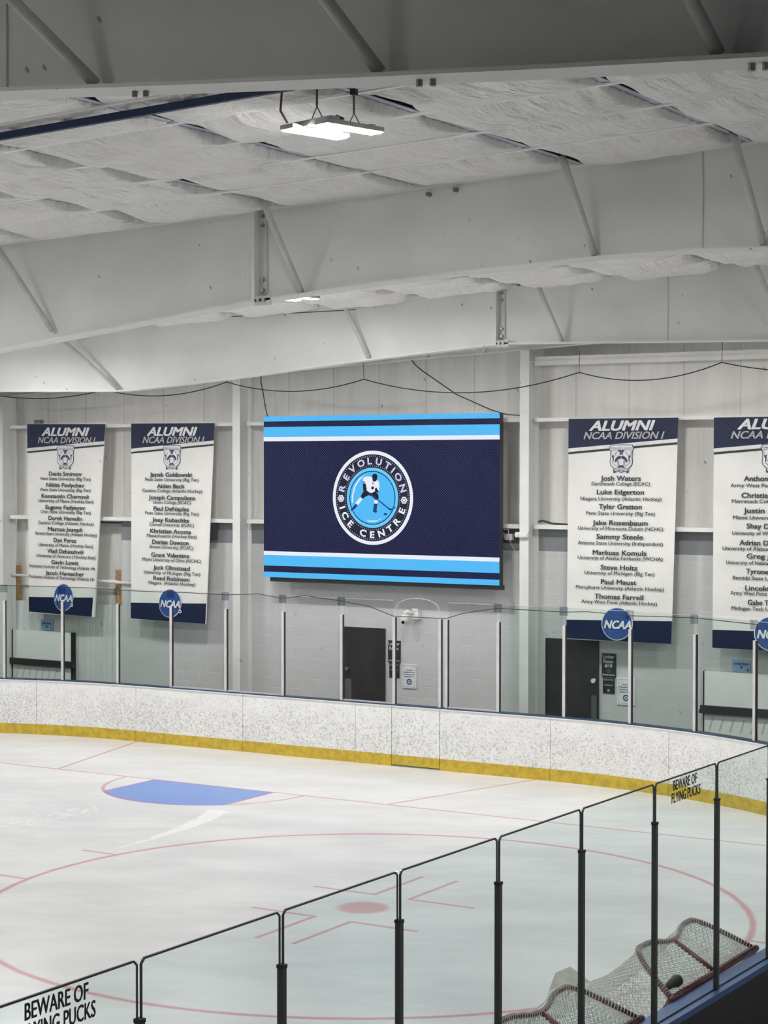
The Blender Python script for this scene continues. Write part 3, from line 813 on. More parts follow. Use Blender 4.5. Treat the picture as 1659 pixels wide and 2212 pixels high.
ln1 = [('Denis Smirnov',320,533,552),('Penn State University (Big Ten)',265,592,584),('Nikita Pavlychev',303,550,625),('Penn State University (Big Ten)',265,593,656),
 ('Konstantin Chernyuk',272,585,697),('University of Maine (Hockey East)',251,611,728),('Eugene Fadyeyev',299,558,769),('Ohio State University (Big Ten)',267,595,799),
 ('Derek Hamelin',320,540,840),('Canisius College (Atlantic Hockey)',250,614,871),('Marcus Joseph',317,543,911),('Sacred Heart University (Atlantic Hockey)',231,635,941),
 ('Dan Perez',357,505,982),('University of Maine (Hockey East)',254,612,1014),('Vlad Dzhioshvili',315,551,1054),('University of Vermont ( Hockey East)',240,629,1086),
 ('Gavin Lewis',343,521,1125),('Rochester Institute of Technology (Atlantic Ho',192,628,1156),('Jacob Hamacher',304,558,1196),('Rochester Institute of Technology (Atlantic Ho',192,626,1225)]
banner('left banner of the pair left of the screen, first name Denis Smirnov', (-8.311,6.16), (-6.216,6.137), (-8.253,2.228), (-6.50,2.213), (170,185), (680,620), 230, 1465, ln1,
       (('ALUMNI',272,578,280), ('NCAA DIVISION I',246,620,334), .165, .125), (365,487,366,525), (430,1350,.288), (1362,1342,1458,1478), (.128,.088), .16)
ln2 = [('Jacob Goldowski',980,1252,558),('Penn State University (Big Ten)',948,1297,590),('Aiden Beck',1028,1206,632),('Canisius College (Atlantic Hockey)',930,1320,662),
 ('Joseph Campolieto',973,1275,706),('Union College (ECAC)',1001,1248,736),('Paul DeNaples',1007,1235,778),('Penn State University (Big Ten)',950,1298,807),
 ('Joey Kubachka',998,1238,850),('Cornell University (ECAC)',979,1270,881),('Khristian Acosta',986,1250,923),('Massachusetts (Hockey East)',963,1287,953),
 ('Dorian Dawson',1000,1236,994),('Brown University (ECAC)',984,1265,1025),('Grant Valentine',995,1242,1077),('Miami University of Ohio (NCHC)',934,1317,1108),
 ('Jack Olmstead',1010,1246,1158),('University of Michigan (Big Ten)',947,1312,1191),('Reed Robinson',1012,1245,1227),('Niagara  (Atlantic Hockey)',980,1280,1257)]
banner('right banner of the pair left of the screen, first name Jacob Goldowski', (-5.547,6.138), (-3.475,6.124), (-5.546,2.206), (-3.67,2.19), (850,855), (1393,1345), 228, 1505, ln2,
       (('ALUMNI',960,1283,280), ('NCAA DIVISION I',930,1330,334), .165, .125), (1060,1184,366,528), (1125,1385,.29), (1397,1376,1500,1520), (.128,.086), .05)
ln3 = [('Josh Waters',541,786,548),('Dartmouth College (ECAC)',484,842,581),('Luke Edgerton',518,807,632),('Niagara University (Atlantic Hockey)',415,913,673),
 ('Tyler Gratton',531,795,721),('Penn State University (Big Ten)',452,875,762),('Jake Rosenbaum',493,832,820),('University of Minnesota Duluth (NCHC)',401,926,855),
 ('Sammy Steele',519,805,905),('Arizona State University (Independent)',401,926,945),('Markuss Komuls',497,827,1003),('University of Alaska Fairbanks (WCHA)',401,926,1036),
 ('Steve Holtz',548,775,1093),('University of Michigan (Big Ten)',447,878,1128),('Paul Maust',551,770,1182),('Mercyhurst University (Atlantic Hockey)',392,935,1218),
 ('Thomas Farrell',512,813,1272),('Army West Point (Atlantic Hockey)',428,896,1306)]
banner('first banner right of the screen, first name Josh Waters, above a black door', (4.167,6.108), (6.213,6.105), (4.153,2.264), (6.12,2.274), (333,331), (1005,982), 182, 1545, ln3,
       (('ALUMNI',468,866,226), ('NCAA DIVISION I',432,925,286), .165, .12), (586,744,340,518), (657,1436,.288), (1425,1408,1540,1562), (.134,.092), .0, .082, .060)
ln4 = [('Anthony',350,590,632),('Army West Point',234,610,692),('Christian',330,590,780),('Merrimack College',246,640,832),('Justin B',350,600,915),('Miami University',258,620,977),
 ('Shay D',376,572,1052),('University of Wi',250,570,1115),('Adrian D.',316,580,1200),('University of Alabama',168,600,1252),('Greg J',380,570,1317),('University of Nebraska',200,625,1377),
 ('Tyrone',374,568,1452),('Bemidji State U',260,572,1512),('Lincoln',370,568,1600),('Army West Point',240,558,1647),('Gabe T',393,572,1727),('Michigan Tech U',250,575,1782)]
banner('rightmost banner, cut by the right edge of the photo, first name Anthony', (6.85,6.097), (8.97,6.10), (6.854,2.237), (8.95,2.25), (83,78), (1132,1120), 88, 2150, ln4,
       (('ALUMNI',296,910,150), ('NCAA DIVISION I',236,1010,245), .165, .12), (487,740,325,585), (600,1995,.288), (1985,1968,2145,2160), (.134,.092), .0, .082, .060)

# ------------------------------------------------------------------ things on the end wall
def wall_door(name, x0, x1, z1, frame=.06):
    d = MB().box(x0, x1, WY-.035, WY-.002, 0, z1).build(name, M_door); struct(d); return d
d1 = wall_door('door_1', -.651, .271, 2.25)
MB().tube([(-.55, WY-.035, 1.46), (-.55, WY-.08, 1.46)], .035, 10).build('door_knob', M_bolt, d1)
MB().box(-.60, -.46, WY-.045, WY-.036, .75, 1.27).build('kick_strip', simple('strip_grey', (.10, .10, .10), .5), d1)
MB().box(-.715, -.690, WY-.045, WY-.002, 0, 2.27).build('door_jamb', M_black, d1)
d2 = wall_door('door_2', 3.61, 4.64, 2.235)
MB().tube([(4.56, WY-.035, 1.53), (4.56, WY-.09, 1.53)], .04, 10).build('door_knob', M_white, d2)
MB().box(4.51, 4.615, WY-.045, WY-.036, .75, 1.27).build('push_plate', simple('strip_grey2', (.09, .09, .09), .5), d2)
MB().box(3.63, 3.66, WY-.045, WY-.036, 0, 2.2).build('door_trim', M_black, d2)
def rail_door(name, x0, x1, z1, zb0, zb1, rborder):
    d = MB().box(x0, x1, WY-.05, WY-.005, .02, z1).build(name, M_panel); struct(d)
    MB().box(x0-.05, x1+(.1 if rborder else 0), WY-.12, WY-.05, zb0, zb1).build('crash_rail', M_sign, d)
    MB().box(x0-.02, x0, WY-.06, WY, 0, z1).build('door_edge', M_black, d)
    if rborder: MB().box(x1, x1+.08, WY-.06, WY, 0, z1).build('door_edge', M_black, d)
    MB().tube([(x0-.07, WY-.09, zb0+.03), (x0-.05, WY-.09, zb0+.03)], .035, 8).build('rail_end', M_black, d)
    mb = MB()
    n = 8
    for k in range(n):
        xa = x0 + .12 + (x1-x0-.2)*k/n
        mb.obox((xa, WY-.052, .92), (.035, 0, .11), (0, .003, 0), (.012, 0, -.004))
    mb.build('chevron_marks', simple('chevron_grey', (.52, .53, .52), .6), d)
    return d
rail_door('door_3', -8.933, -7.33, 1.829, 1.10, 1.23, True)
rail_door('door_4', 6.613, 8.3, 1.817, 1.105, 1.24, False)
def panel_sign(name, label, cat, x0, x1, z0, z1, m, writes, group=None, border=None, roundel=None, Y=WY):
    t = thing(name, label, cat, ((x0+x1)/2, Y-.01, z0), group)
    MB().box(x0, x1, Y-.02, Y-.002, z0, z1).build('board', m, t)
    if border: 
        mb = MB(); k = .012; f = on_wall(Y-.0215)
        for q in ([(x0+.02,z0+.02),(x1-.02,z0+.02),(x1-.02,z0+.02+k),(x0+.02,z0+.02+k)], [(x0+.02,z1-.02-k),(x1-.02,z1-.02-k),(x1-.02,z1-.02),(x0+.02,z1-.02)],
                  [(x0+.02,z0+.02),(x0+.02+k,z0+.02),(x0+.02+k,z1-.02),(x0+.02,z1-.02)], [(x1-.02-k,z0+.02),(x1-.02,z0+.02),(x1-.02,z1-.02),(x1-.02-k,z1-.02)]): poly(mb, q, f)
        mb.build('border', border, t)
    by = {}
    for s, a, b, v, cap, mm in writes:
        text_fit(by.setdefault(mm, MB()), s, x0+(x1-x0)*a, x0+(x1-x0)*b, z1-(z1-z0)*v, cap, on_wall(Y-.023), .02)
    for mm, mb in by.items(): mb.build('lettering', mm, t)
    if roundel:
        u, v, r, mm = roundel; mb = MB(); disc(mb, x0+(x1-x0)*u, z1-(z1-z0)*v, r, on_wall(Y-.023), 24, r2=r*.55)
        disc(mb, x0+(x1-x0)*u, z1-(z1-z0)*v, r*.3, on_wall(Y-.023), 12)
        mb.build('roundel', mm, t)
    return t
panel_sign('room_sign', 'black Locker Room #10 sign right of the right black door', 'sign', 4.698, 4.964, 1.603, 2.02, M_sign,
           [('Locker', .08, .88, .21, .062, M_signw), ('Room', .14, .82, .40, .062, M_signw), ('#10', .24, .74, .58, .062, M_signw), ('REVOLUTION', .06, .92, .93, .026, M_signw)], 'black room signs', roundel=(.5, .73, .035, M_inkblue))
panel_sign('room_sign', 'small black sign under the Locker Room #10 sign', 'sign', 4.72, 4.94, 1.325, 1.592, M_sign,
           [('REVOLUTION', .1, .9, .18, .03, M_bluesign), ('LOCKER ROOM', .15, .85, .5, .016, M_signw)], 'black room signs', roundel=(.5, .82, .022, M_signw))
panel_sign('room_sign', 'black Locker Room sign half hidden by a glass post, right of the left black door', 'sign', .332, .60, 1.62, 2.036, M_sign,
           [('Locker', .06, .94, .21, .062, M_signw), ('Room', .12, .85, .42, .062, M_signw), ('REVOLUTION', .06, .92, .93, .026, M_signw)], 'black room signs')
panel_sign('room_sign', 'small black sign under the half hidden Locker Room sign', 'sign', .362, .575, 1.345, 1.612, M_sign,
           [('REVOLUTION', .1, .9, .18, .03, M_bluesign), ('LOCKER ROOM', .15, .85, .5, .016, M_signw)], 'black room signs')
for x0, x1, z0, z1, nm in ((4.99, 5.33, 1.138, 1.605, 'beside the right black door'), (.644, .943, 1.164, 1.611, 'below the security camera')):
    panel_sign('wall_notice', 'framed white notice with round logo ' + nm, 'notice', x0, x1, z0, z1, M_paper,
           [('You are not', .28, .72, .26, .022, M_ink), ('responsible for lost', .12, .88, .35, .022, M_ink), ('or stolen personal', .12, .88, .44, .022, M_ink), ('property at rink', .18, .82, .53, .022, M_ink)],
           'white notices', border=M_alu, roundel=(.5, .73, .058, M_inkblue))
panel_sign('locker_sign', 'light blue Locker Room 8 sign above the left rail door', 'sign', -8.184, -7.854, 1.845, 2.067, M_bluesign,
           [('Locker Room', .1, .9, .42, .045, M_ink), ('8', .44, .56, .76, .055, M_ink)], 'light blue locker signs', roundel=(.87, .83, .022, M_ink), Y=WY)
panel_sign('locker_sign', 'light blue Locker Room 9 sign above the right rail door', 'sign', 7.099, 7.418, 1.835, 2.04, M_bluesign,
           [('Locker Room', .1, .9, .42, .045, M_ink), ('9', .44, .56, .76, .055, M_ink)], 'light blue locker signs', roundel=(.87, .83, .022, M_ink), Y=WY)
t = thing('security_camera', 'white dome security camera on the block wall under the screen', 'camera', (.93, 4.95, 2.45))
MB().box(.90, 1.03, WY-.10, WY-.002, 2.46, 2.64).build('wall_box', M_white, t)
MB().box(.91, 1.02, WY-.11, WY-.1, 2.62, 2.66).build('box_lip', M_white, t)
MB().tube([(.92, WY-.1, 2.57), (.84, WY-.18, 2.60), (.80, WY-.2, 2.58), (.80, WY-.2, 2.52)], .035, 10).build('arm', M_white, t, True)
MB().tube([(.80, WY-.2, 2.545), (.80, WY-.2, 2.52), (.80, WY-.2, 2.44), (.80, WY-.2, 2.40), (.80, WY-.2, 2.375)], [.05, .075, .078, .062, .02], 16).build('dome', M_white, t, True)
MB().tube([(.805, WY-.262, 2.415), (.81, WY-.285, 2.405)], .03, 12).build('lens', M_black, t)
t = thing('emergency_light', 'white emergency light box on the column right of the screen', 'light', (3.35, 4.63, 4.02))
MB().box(3.225, 3.47, 4.58, 4.65, 4.03, 4.12).build('case', M_white, t)
for x in (3.26, 3.42): MB().tube([(x, 4.58, 4.075), (x, 4.555, 4.075)], .035, 12).build('lamp_head', M_signw, t)
t = thing('cable_recess', 'dark wall recess with loose wiring between the screen and its right column', 'wiring', (2.9, WY-.02, 3.8))
MB().box(2.70, 3.16, WY-.02, WY-.001, 3.795, 4.165).build('dark_backing', M_black, t)
MB().box(2.70, 3.16, WY-.03, WY-.02, 3.795, 3.90).build('ledge', M_bandgrey, t)
MB().box(2.84, 2.97, WY-.1, WY-.02, 3.96, 4.07).build('junction_box', M_girt, t)
MB().tube([(2.78, WY-.05, 4.09), (2.8, WY-.06, 4.0), (2.82, WY-.05, 3.96)], .012, 6).build('wire', M_white, t)
MB().tube([(2.76, WY-.1, 4.25), (2.9, 4.8, 4.15), (3.0, 4.75, 4.16), (3.02, 4.75, 3.98), (3.05, 4.8, 3.87), (3.08, 4.85, 3.78)], .006, 6).build('wire', M_grey_cord, t)
t = thing('timber_stud', 'pine stud standing on the corrugated panel between the two left banners', 'stud', (-6.13, 5.1, 2.44), 'pine studs')
MB().box(-6.215, -6.06, WY+.03, WY+.12, 2.44, 3.16).build('timber', M_wood, t)
t = thing('timber_stud', 'pine stud standing on the corrugated panel at the left edge of the photo', 'stud', (-8.93, 5.1, 2.44), 'pine studs')
MB().box(-9.0, -8.85, WY+.03, WY+.12, 2.44, 3.18).build('timber', M_wood, t)
t = thing('wall_pipe', 'white horizontal pipe crossing behind the two left banners', 'pipe', (-7.4, 4.95, 2.95))
MB().tube([(-9.06, 5.0, 2.985), (-7.4, 5.0, 2.96), (-5.62, 5.0, 2.90)], .028, 10).build('pipe_run', M_white, t, True)
MB().tube([(-6.3, 5.0, 2.925), (-6.1, 5.0, 2.918)], .045, 10).build('coupling', M_white, t)
tag(MB().tube([(-6.55, 5.02, 4.13), (-6.02, 5.02, 4.13)], .02, 8).build('corrugated_conduit', M_cord), 'black conduit between the two left banners under the girt', 'conduit')
tag(MB().box(-3.63, -3.53, 4.84, 4.93, 3.83, 4.17).build('black_speaker', M_black), 'narrow black box at the right edge of the second banner', 'box')
tag(MB().box(-8.22, -8.06, 4.88, 5.0, 6.135, 6.25).build('junction_box', M_bandgrey), 'grey junction box on the girt above the leftmost banner', 'box')
tag(MB().tube([(.98, 4.8, 7.22), (1.1, 4.72, 7.13), (1.24, 4.7, 7.03), (1.96, 4.7, 6.58), (2.67, 4.7, 6.29), (2.99, 4.7, 6.2), (3.27, 4.7, 6.18)], .010, 6).build('black_cable', M_cord),
    'black cable sloping from the end beam to the right column above the screen', 'cable')
tag(MB().tube([(-2.35, 4.75, 7.1), (-2.32, 4.7, 6.9), (-2.27, 4.7, 6.7), (-2.2, 4.66, 6.45), (-2.12, 4.63, 6.23)], .010, 6).build('black_cable', M_cord),
    'black cable dropping to the top left corner of the screen', 'cable')
tag(MB().tube([(3.5, 4.95, 4.3), (3.6, 4.9, 4.32), (3.8, 4.92, 4.27), (4.1, 4.9, 4.26)], .02, 6).build('loose_cable', M_cord), 'loose black cable on the girt right of the right column', 'cable')

# ------------------------------------------------------------------ far boards
out0 = outline(0.0)
def path_len(P):
    L_ = [0]
    for a, b in zip(P, P[1:]): L_.append(L_[-1] + math.dist(a, b))
    return L_
def sub_path(xa, xb):         # boards from x=xa to x=xb (xa > xb), far end
    return [(xa, None)] + [(x, y) for x, y in out0 if xb < x < xa and y > -2.5] + [(xb, None)]
def board_strip(xa, xb, off0, off1, z0, z1):
    P = sub_path(xa, xb); mb = MB()
    def at(x, off):
        a = abs(x); cx = HW-RC
        if a < cx: return (x, YE+off)
        s = 1 if x > 0 else -1; d = (a-cx)/RC; d = min(d, 1.0)
        return (s*(cx + (RC+off)*d), YE-RC + (RC+off)*math.sqrt(max(0, 1-d*d)))
    A = [at(x, off0) for x, _ in P]; B = [at(x, off1) for x, _ in P]
    mb.strip([(x, y, z0) for x, y in A], [(x, y, z1) for x, y in A])
    mb.strip([(x, y, z1) for x, y in A], [(x, y, z1) for x, y in B])
    mb.strip([(x, y, z1) for x, y in B], [(x, y, z0) for x, y in B])
    mb.strip([(x, y, z0) for x, y in B], [(x, y, z0) for x, y in A])
    for e in (0, -1):
        a, b = A[e], B[e]; mb.add([(a[0], a[1], z0), (b[0], b[1], z0), (b[0], b[1], z1), (a[0], a[1], z1)], [(0, 1, 2, 3)])
    return mb
seams = [12.0, 10.9, 9.0, 6.80, 4.53, 2.40, 1.42, .67, -1.79, -4.30, -6.58, -8.8, -10.8, -12.0]
t = thing('dasher_boards', 'white scuffed dasher boards with yellow kick plate around the far end', 'rink boards', (0, 3.4, 0))
for a, b in zip(seams, seams[1:]):
    if (a, b) == (2.40, 1.42): continue
    board_strip(a-.004, b+.004, 0, .06, .20, 1.05).build('board_panel', M_board, t)
    board_strip(a-.003, b+.003, -.012, .05, -.005, .198).build('kick_plate', M_kick, t)
    board_strip(a, b, -.012, .16, 1.05, 1.062).build('top_edge', M_white, t)
    board_strip(a, b, .035, .17, 1.0625, 1.085).build('cap_rail', M_bluecap, t)
t = thing('rink_gate', 'narrow gate section in the far boards under the security camera', 'gate', (1.9, 3.4, 0))
board_strip(2.39, 1.43, 0, .06, .20, 1.05).build('board_panel', M_board, t)
board_strip(2.39, 1.43, -.012, .05, .03, .198).build('kick_plate', M_kick, t)
board_strip(2.39, 1.43, -.012, .16, 1.05, 1.062).build('top_edge', M_white, t)
board_strip(2.39, 1.43, .035, .17, 1.0625, 1.085).build('cap_rail', M_bluecap, t)
# far glass
posts = [-8.45, -7.29, -6.07, -4.80, -3.51, -2.23, -.94, .33, 1.43, 2.36, 2.49, 3.50, 4.75, 6.01, 7.27, 8.45, 9.5, 10.45]
PL = {8: 'left post of the gate', 9: 'right post of the gate', 10: 'post just right of the gate'}
def nm_post(i):
    if i in PL: return 'light grey glass post, ' + PL[i]
    if i < 8: return 'light grey far glass post, %s to the left of the gate' % ordn[7-i]
    return 'light grey far glass post, %s to the right of the gate pair' % ordn[i-11]
def far_pt(x, off=.085): return Vector((x, arc_y(x, off), 0))
for i, x in enumerate(posts):
    p0 = far_pt(x); dirv = (far_pt(x+.02) - far_pt(x-.02)).normalized(); nrm = Vector((-dirv.y, dirv.x, 0))
    t = thing('glass_post', nm_post(i), 'post', (p0.x, p0.y, 1.085), 'far glass posts')
    h = 2.62
    MB().obox((p0.x, p0.y, (1.085+h)/2), dirv*.026, nrm*.028, (0, 0, (h-1.085)/2)).build('upright', M_alu, t)
    q = p0 + dirv*.031
    MB().obox((q.x, q.y, (1.085+h)/2), dirv*.006, nrm*.02, (0, 0, (h-1.085)/2)).build('gasket', M_alud, t)
    if i not in (8, 9, 10):
        c = p0 - nrm*.03
        MB().obox((c.x, c.y, 2.86), dirv*.075, nrm*.008, (0, 0, .075)).build('glass_clip', G_clip, t)
for i in range(len(posts)-1):
    xa, xb = posts[i]+.035, posts[i+1]-.03
    if xb-xa < .2: continue
    a, b = far_pt(xa), far_pt(xb); d = (b-a); c = (a+b)/2; nrm = Vector((-d.y, d.x, 0)).normalized()
    top = 2.63 if i == 8 else 2.915
    lab = ('low glass pane of the gate under the camera' if i == 8 else
           'far rink glass pane, %s to the left of the gate' % ordn[7-i] if i < 8 else
           'far rink glass pane, %s to the right of the gate' % ordn[i-10])
    t = thing('rink_glass', lab, 'glass pane', (c.x, c.y, 1.085), 'far rink glass panes')
    MB().obox((c.x, c.y, (1.085+top)/2), d/2, nrm*.006, (0, 0, (top-1.085)/2)).build('glass', G_farn if 4 <= i <= 10 else G_far, t)
    if i in (4, 5, 7, 10): MB().obox((c.x, c.y, 1.095), d/2, nrm*.014, (0, 0, .012)).build('sill', M_alu, t)
    e = MB().obox((c.x, c.y, top), d/2, nrm*.005, (0, 0, .003 if i != 8 else .006)).build('top_edge', M_pipe, t)
# netting ropes and net
rp = [(-8.5,2.93),(-6.8,2.92),(-5.39,2.91),(-4.29,2.885),(-3.0,2.895),(-2.22,2.885),(-1.47,2.93),(-.94,2.87),(-.45,2.935),(.32,2.87),(.93,2.79),(1.43,2.64),(2.49,2.64),(2.81,2.74),(3.5,2.86),(4.75,2.845),(5.2,2.87),(6.0,2.845),(7.26,2.885),(8.6,2.87),(10,2.87)]
tag(MB().tube([(x, arc_y(x, .05), z) for x, z in rp], .007, 6).build('net_rope', M_cord), 'dark wavy bottom rope of the safety net along the far glass', 'rope')
P = [(1.5, 2.68)] + [(1.93 - .43*math.cos(a), 2.80 + .17*math.sin(a)) for a in [math.pi*k/12 for k in range(13)]] + [(2.36, 2.68)]
tag(MB().tube([(x, YE+.03, z) for x, z in P], .006, 6).build('white_cord', M_grey_cord), 'pale cord arched above the gate', 'cord')
NY = 3.42
sup = [(-8.2, 6.75, 6.62), (-5.1, 6.76, 6.62), (-2.2, 6.845, 6.64), (.8, 6.825, 6.545), (5.01, 6.84, 6.685), (7.508, 6.935, 6.76), (10.5, 6.95, 6.8)]
topc = []
for (x0, z0, s0), (x1, z1, _) in zip(sup, sup[1:]):
    for k in range(16):
        u = k/16; lin = z0+(z1-z0)*u; mid = (z0+z1)/2
        topc.append((x0+(x1-x0)*u, lin - (mid-s0)*4*u*(1-u)))
topc.append(sup[-1][:2])
t = thing('safety_net', 'fine diamond safety net hanging above the far glass in front of the banners', 'net', (0, NY, 2.9))
MB().tube([(x, NY, z) for x, z in topc], .010, 6).build('top_cable', M_cord, t)
mb = MB()
for x, z, _ in sup: mb.tube([(x, NY, z), (x+.06, NY-.12, z+.35)], .005, 5)
mb.build('hanger', M_cord, t)
def ztop(x): return interp(topc, x)
mb = MB(); CELL = .047; r = .0006
X0, X1 = -8.2, 10.4
for s in (1, -1):
    k = 0; x = X0 - 4.2 if s > 0 else X0
    while x < (X1 if s > 0 else X1 + 4.2):
        zb = 2.9; pts = []
        # line x(z) = x + s*(z-zb); clip to the net
        za, zc = zb, None
        lo = zb; hi = 7.0
        if s > 0: lo = max(lo, zb + (X0-x)); hi = min(hi, zb + (X1-x))
        else: lo = max(lo, zb + (x-X1)); hi = min(hi, zb + (x-X0))
        if hi > lo:
            z = hi
            for _ in range(8): z = min(hi, ztop(x + s*(z-zb)))
            if z > lo + .02:
                a = (x + s*(lo-zb), lo); b = (x + s*(z-zb), z)
                ox, oz = -s*r*.707, r*.707
                y = NY + s*.001
                mb.add([(a[0]-ox, y, a[1]-oz), (a[0]+ox, y, a[1]+oz), (b[0]+ox, y, b[1]+oz), (b[0]-ox, y, b[1]-oz),
                        (a[0], y+r, a[1]), (b[0], y+r, b[1])], [(0, 1, 2, 3), (0, 4, 5, 3), (1, 4, 5, 2)])
        x += CELL
o = mb.build('mesh', M_net, t)

# ------------------------------------------------------------------ near boards, glass
A0 = Vector((12.95, -18.157, 0)); DN = Vector((.016718, .99986, 0)); NN = Vector((DN.y, -DN.x, 0))
def NP(s, off=0.0, z=0.0):
    q = A0 + DN*s + NN*off; return Vector((q.x, q.y, z))
CZ = 1.095
t = thing('near_dasher_boards', 'near side boards with a bright blue cap, at the bottom right', 'rink boards', tuple(NP(5, 0, 0)))
def nbox(mb, s0, s1, o0, o1, z0, z1): 
    c = (NP(s0, (o0+o1)/2, (z0+z1)/2) + NP(s1, (o0+o1)/2, (z0+z1)/2))/2
    return mb.obox(c, DN*(s1-s0)/2, NN*(o1-o0)/2, (0, 0, (z1-z0)/2))
nbox(MB(), -12, 12.9, -.11, -.05, .2, CZ-.03).build('board_panel', M_board, t)
nbox(MB(), -12, 12.9, -.125, -.06, 0, .2).build('kick_plate', M_kick, t)
nbox(MB(), -12, 12.9, -.135, -.012, CZ-.03, CZ).build('cap_rail', M_blue, t)
nbox(MB(), -12, 12.9, -.012, .012, CZ-.05, CZ-.012).build('glass_channel', M_alud, t)
nbox(MB(), -12, 12.9, .012, .065, CZ-.055, CZ-.005).build('cap_rail', M_blue, t)
nbox(MB(), -12, 12.9, .02, .06, 0, CZ-.055).build('outer_panel', M_black, t)
pS = [-4.8, -3.6, -2.4, -1.2, 0.0, 1.173, 2.355, 3.553, 4.743, 5.964, 7.166, 8.32, 9.5]
def nn(i): return ['leftmost visible', 'second from the left', 'third from the left', 'fourth from the left', 'fifth from the left', 'sixth from the left', 'rightmost visible']
for i, s in enumerate(pS[2:], 2):
    k = i-4
    lab = ('dark grey near glass post, %s in the photo' % ['first from the left', 'second from the left', 'third from the left', 'fourth from the left', 'fifth from the left', 'sixth from the left', 'seventh from the left, rightmost'][k]
           if 0 <= k <= 6 else 'dark grey near glass post outside the photo')
    t = thing('glass_post', lab, 'post', tuple(NP(s, 0, CZ)), 'near glass posts')
    nbox(MB(), s-.018, s+.018, -.015, .022, CZ-.005, 2.615).build('upright', M_darkpost, t)
    nbox(MB(), s-.021, s+.021, -.018, .025, 2.602, 2.622).build('post_cap', M_black, t)
for i in range(2, len(pS)-1):
    s0, s1 = pS[i]+.015, pS[i+1]-.015
    k = i-3
    names = {0: 'near glass pane with BEWARE OF FLYING PUCKS lettering at the bottom left', 6: 'near glass pane with BEWARE OF FLYING PUCKS lettering at the right',
             7: 'near glass pane at the right edge of the photo'}
    lab = names.get(k, 'clear near glass pane, %s to the right of the left lettered pane' % ordn[max(0, k-1)] if 0 < k < 6 else 'near glass pane outside the photo')
    t = thing('rink_glass', lab, 'glass pane', tuple(NP((s0+s1)/2, 0, CZ)), 'near rink glass panes')
    nbox(MB(), s0, s1, -.006, .006, CZ-.01, 2.905).build('glass', G_near, t)
    mb = MB(); ch = .025
    nbox(mb, s0+ch, s1-ch, -.0065, .0065, 2.899, 2.908)
    for sa, sg in ((s0, 1), (s1, -1)):
        ew = .003 if sg > 0 else .001
        nbox(mb, sa-ew, sa+ew, -.0065, .0065, 2.60, 2.905-ch)
        c = (NP(sa, 0, 2.905-ch) + NP(sa+sg*ch, 0, 2.904))/2
        e = (NP(sa+sg*ch, 0, 2.904) - NP(sa, 0, 2.905-ch))
        mb.obox(c, e/2, NN*.0065, Vector((0, 0, .004)))
    mb.build('polished_edge', M_alud, t)
    if k in (0, 6):
        cs, w1, w2 = (-.585, .21, .24) if k == 0 else (6.515, .225, .275)
        fnn = lambda x, y: tuple(NP(cs + x, .008, y))
        mb = MB()
        text_fit(mb, 'BEWARE OF', -w1, w1, 2.808, .075, fnn, .022)
        text_fit(mb, 'FLYING PUCKS', -w2+.02, w2+.02, 2.714, .075, fnn, .022)
        mb.build('warning_lettering', M_alud, t)

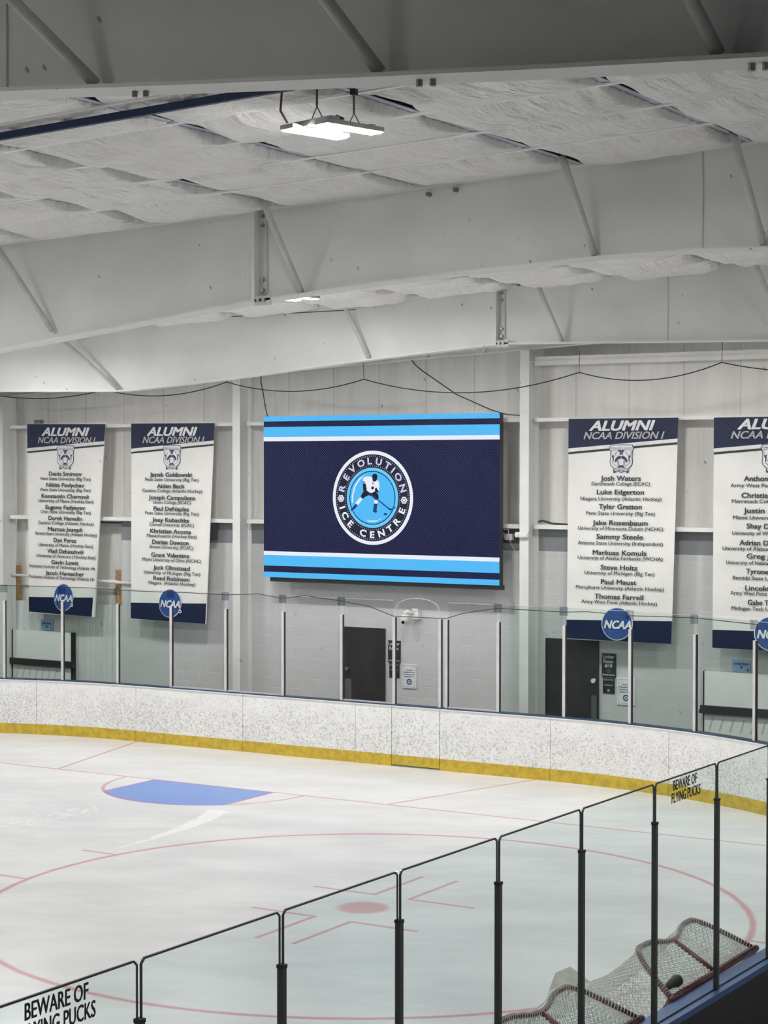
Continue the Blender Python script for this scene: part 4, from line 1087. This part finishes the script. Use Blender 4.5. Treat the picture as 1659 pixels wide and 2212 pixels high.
# ------------------------------------------------------------------ goals leaning on the near boards
def goal(oy, label, extra=False):
    tl = math.radians(31); OX, OZ = 12.90 - .0, 1.10
    ct, st = math.cos(tl), math.sin(tl)
    def G(x, y, z): return Vector((OX - (y*ct - z*st), oy + x + .012*0, OZ + y*st + z*ct))
    base0 = G(0, 0, -1.22)
    t = thing('hockey_goal', label, 'goal', tuple(base0), 'hockey goals leaning on the boards')
    hwid, r = .915, .03
    def lobes(depth, side, n=40):
        """half outline of the double-lobed frame from the right post round the back to the left post"""
        P = []
        for k in range(n+1):
            u = k/n; x = hwid*side - 2*hwid*side*u
            a = abs(x)/(hwid*side)
            rise = min(1, (1-a)/.42); rise = math.sin(rise*math.pi/2)
            dip = .16*math.cos(min(1, a/.45)*math.pi/2)**2
            P.append((x, depth*(rise*(1-dip))))
        return ([(hwid, 0)] if side > 1.01 else []) + P + ([(-hwid, 0)] if side > 1.01 else [])
    top = lobes(.52, 1.0); bot = lobes(1.08, 1.08)
    MB().tube([G(-hwid, 0, -1.22), G(-hwid, 0, 0)], r, 12).build('goal_post', M_red, t, True)
    MB().tube([G(hwid, 0, -1.22), G(hwid, 0, 0)], r, 12).build('goal_post', M_red, t, True)
    MB().tube([G(-hwid-.03, 0, 0), G(hwid+.03, 0, 0)], r, 12).build('crossbar', M_red, t, True)
    MB().tube([G(x, y, 0) for x, y in top], .022, 10).build('top_frame', M_red, t, True)
    MB().tube([G(0, 0, .0), G(0, .12, .005), G(0, .52*.84, 0)], .022, 10).build('centre_bar', M_red, t, True)
    MB().tube([G(x, y, -1.20) for x, y in bot], .024, 10).build('base_frame', M_red, t, True)
    # white twine wound round the top frame
    mb = MB(); Lp = path_len(top)
    for k in range(90):
        d = Lp[-1]*(k+.5)/90; i = next((j for j in range(len(Lp)-1) if Lp[j+1] >= d), len(top)-2)
        f = (d-Lp[i])/max(1e-9, Lp[i+1]-Lp[i]); a, b = Vector(top[i]), Vector(top[i+1]); q = a + (b-a)*f; tv = (b-a).normalized(); nv = Vector((-tv.y, tv.x))
        P = []
        for m in range(7):
            an = math.pi*2*m/6; off = nv*math.cos(an)*.026 + tv*(.012*(m/6-.5)*2)
            P.append(G(q.x+off.x, q.y+off.y, math.sin(an)*.026))
        mb.tube(P, .003, 3, cap=False)
    mb.build('frame_twine', M_goalnet, t)
    # netting as twine
    mb = MB(); n = len(top)
    def resample(P, m):
        Ls = path_len(P); out = []
        for k in range(m+1):
            d = Ls[-1]*k/m; i = max(0, min(len(P)-2, next((j for j in range(len(Ls)-1) if Ls[j+1] >= d), len(P)-2)))
            f = (d-Ls[i])/max(1e-9, Ls[i+1]-Ls[i]); out.append((P[i][0]+(P[i+1][0]-P[i][0])*f, P[i][1]+(P[i+1][1]-P[i][1])*f))
        return out
    NU, NV = 60, 24
    T, B = resample(top, NU), resample(bot, NU)
    def S(i, j):
        v = j/NV; a, b = T[i], B[i]
        sag = .07*math.sin(math.pi*v)
        x = a[0]+(b[0]-a[0])*v; y = a[1]+(b[1]-a[1])*v
        cx = x*(1-.10*math.sin(math.pi*v)*min(1, y/.4))
        return G(cx, max(0, y - sag*min(1, y/.3)), -1.2*v)
    tw = .0040
    for s in (1, -1):
        for i0 in range(-NV, NU+NV+1):
            pts = []
            for j in range(NV+1):
                i = i0 + s*j
                if 0 <= i <= NU: pts.append(S(i, j))
            if len(pts) > 1: mb.tube(pts, tw, 3, cap=False)
    # top panel between crossbar and top frame
    MX = 36; MY = 12
    tops = resample([q for q in top], 200)
    def ty(x):
        return max([q[1] for q in tops if abs(q[0]-x) < .02] or [0.02])
    def Q(i, j):
        x = -hwid + 2*hwid*i/MX; v = j/MY
        return G(x, ty(x)*v, -.045*math.sin(math.pi*v)*abs(math.sin(math.pi*x/hwid)))
    for s in (1, -1):
        for i0 in range(-MY, MX+MY+1):
            pts = [Q(i0+s*j, j) for j in range(MY+1) if 0 <= i0+s*j <= MX]
            if len(pts) > 1: mb.tube(pts, tw, 3, cap=False)
    mb.build('netting', M_goalnet, t)
    # lacing round the crossbar
    mb = MB()
    for k in range(60):
        x = -hwid + 2*hwid*k/60
        mb.tube([G(x, .035, .0), G(x+.012, .0, .035), G(x+.024, -.03, .01)], .003, 3, cap=False)
    mb.build('lacing', M_cord, t)
    if extra:
        mb = MB(); mb.strip([G(.75, 1.00, -1.16), G(.6, 1.07, -1.15), G(.4, 1.07, -1.15), G(.15, 1.0, -1.15), G(-.1, .95, -1.15)], [G(.80, 1.10, -1.18), G(.66, 1.24, -1.12), G(.42, 1.26, -1.14), G(.15, 1.16, -1.16), G(-.12, 1.05, -1.17)])
        mb.build('canvas_flap', M_canvas, t, True)
    return t
goal(-10.56, 'red framed hockey goal leaning on the near boards, the right one with a black peg', True)
goal(-13.02, 'red framed hockey goal leaning on the near boards, the left one at the bottom edge', False)
t = thing('rubber_peg', 'small black rubber peg lying in the netting of the right goal', 'peg', (12.84, -11.25, 1.12))
MB().tube([(12.78, -11.40, 1.13), (12.80, -11.34, 1.15), (12.81, -11.28, 1.165), (12.82, -11.20, 1.17), (12.825, -11.17, 1.17)], [.01, .025, .035, .05, .045], 12).build('peg_body', M_black, t, True)
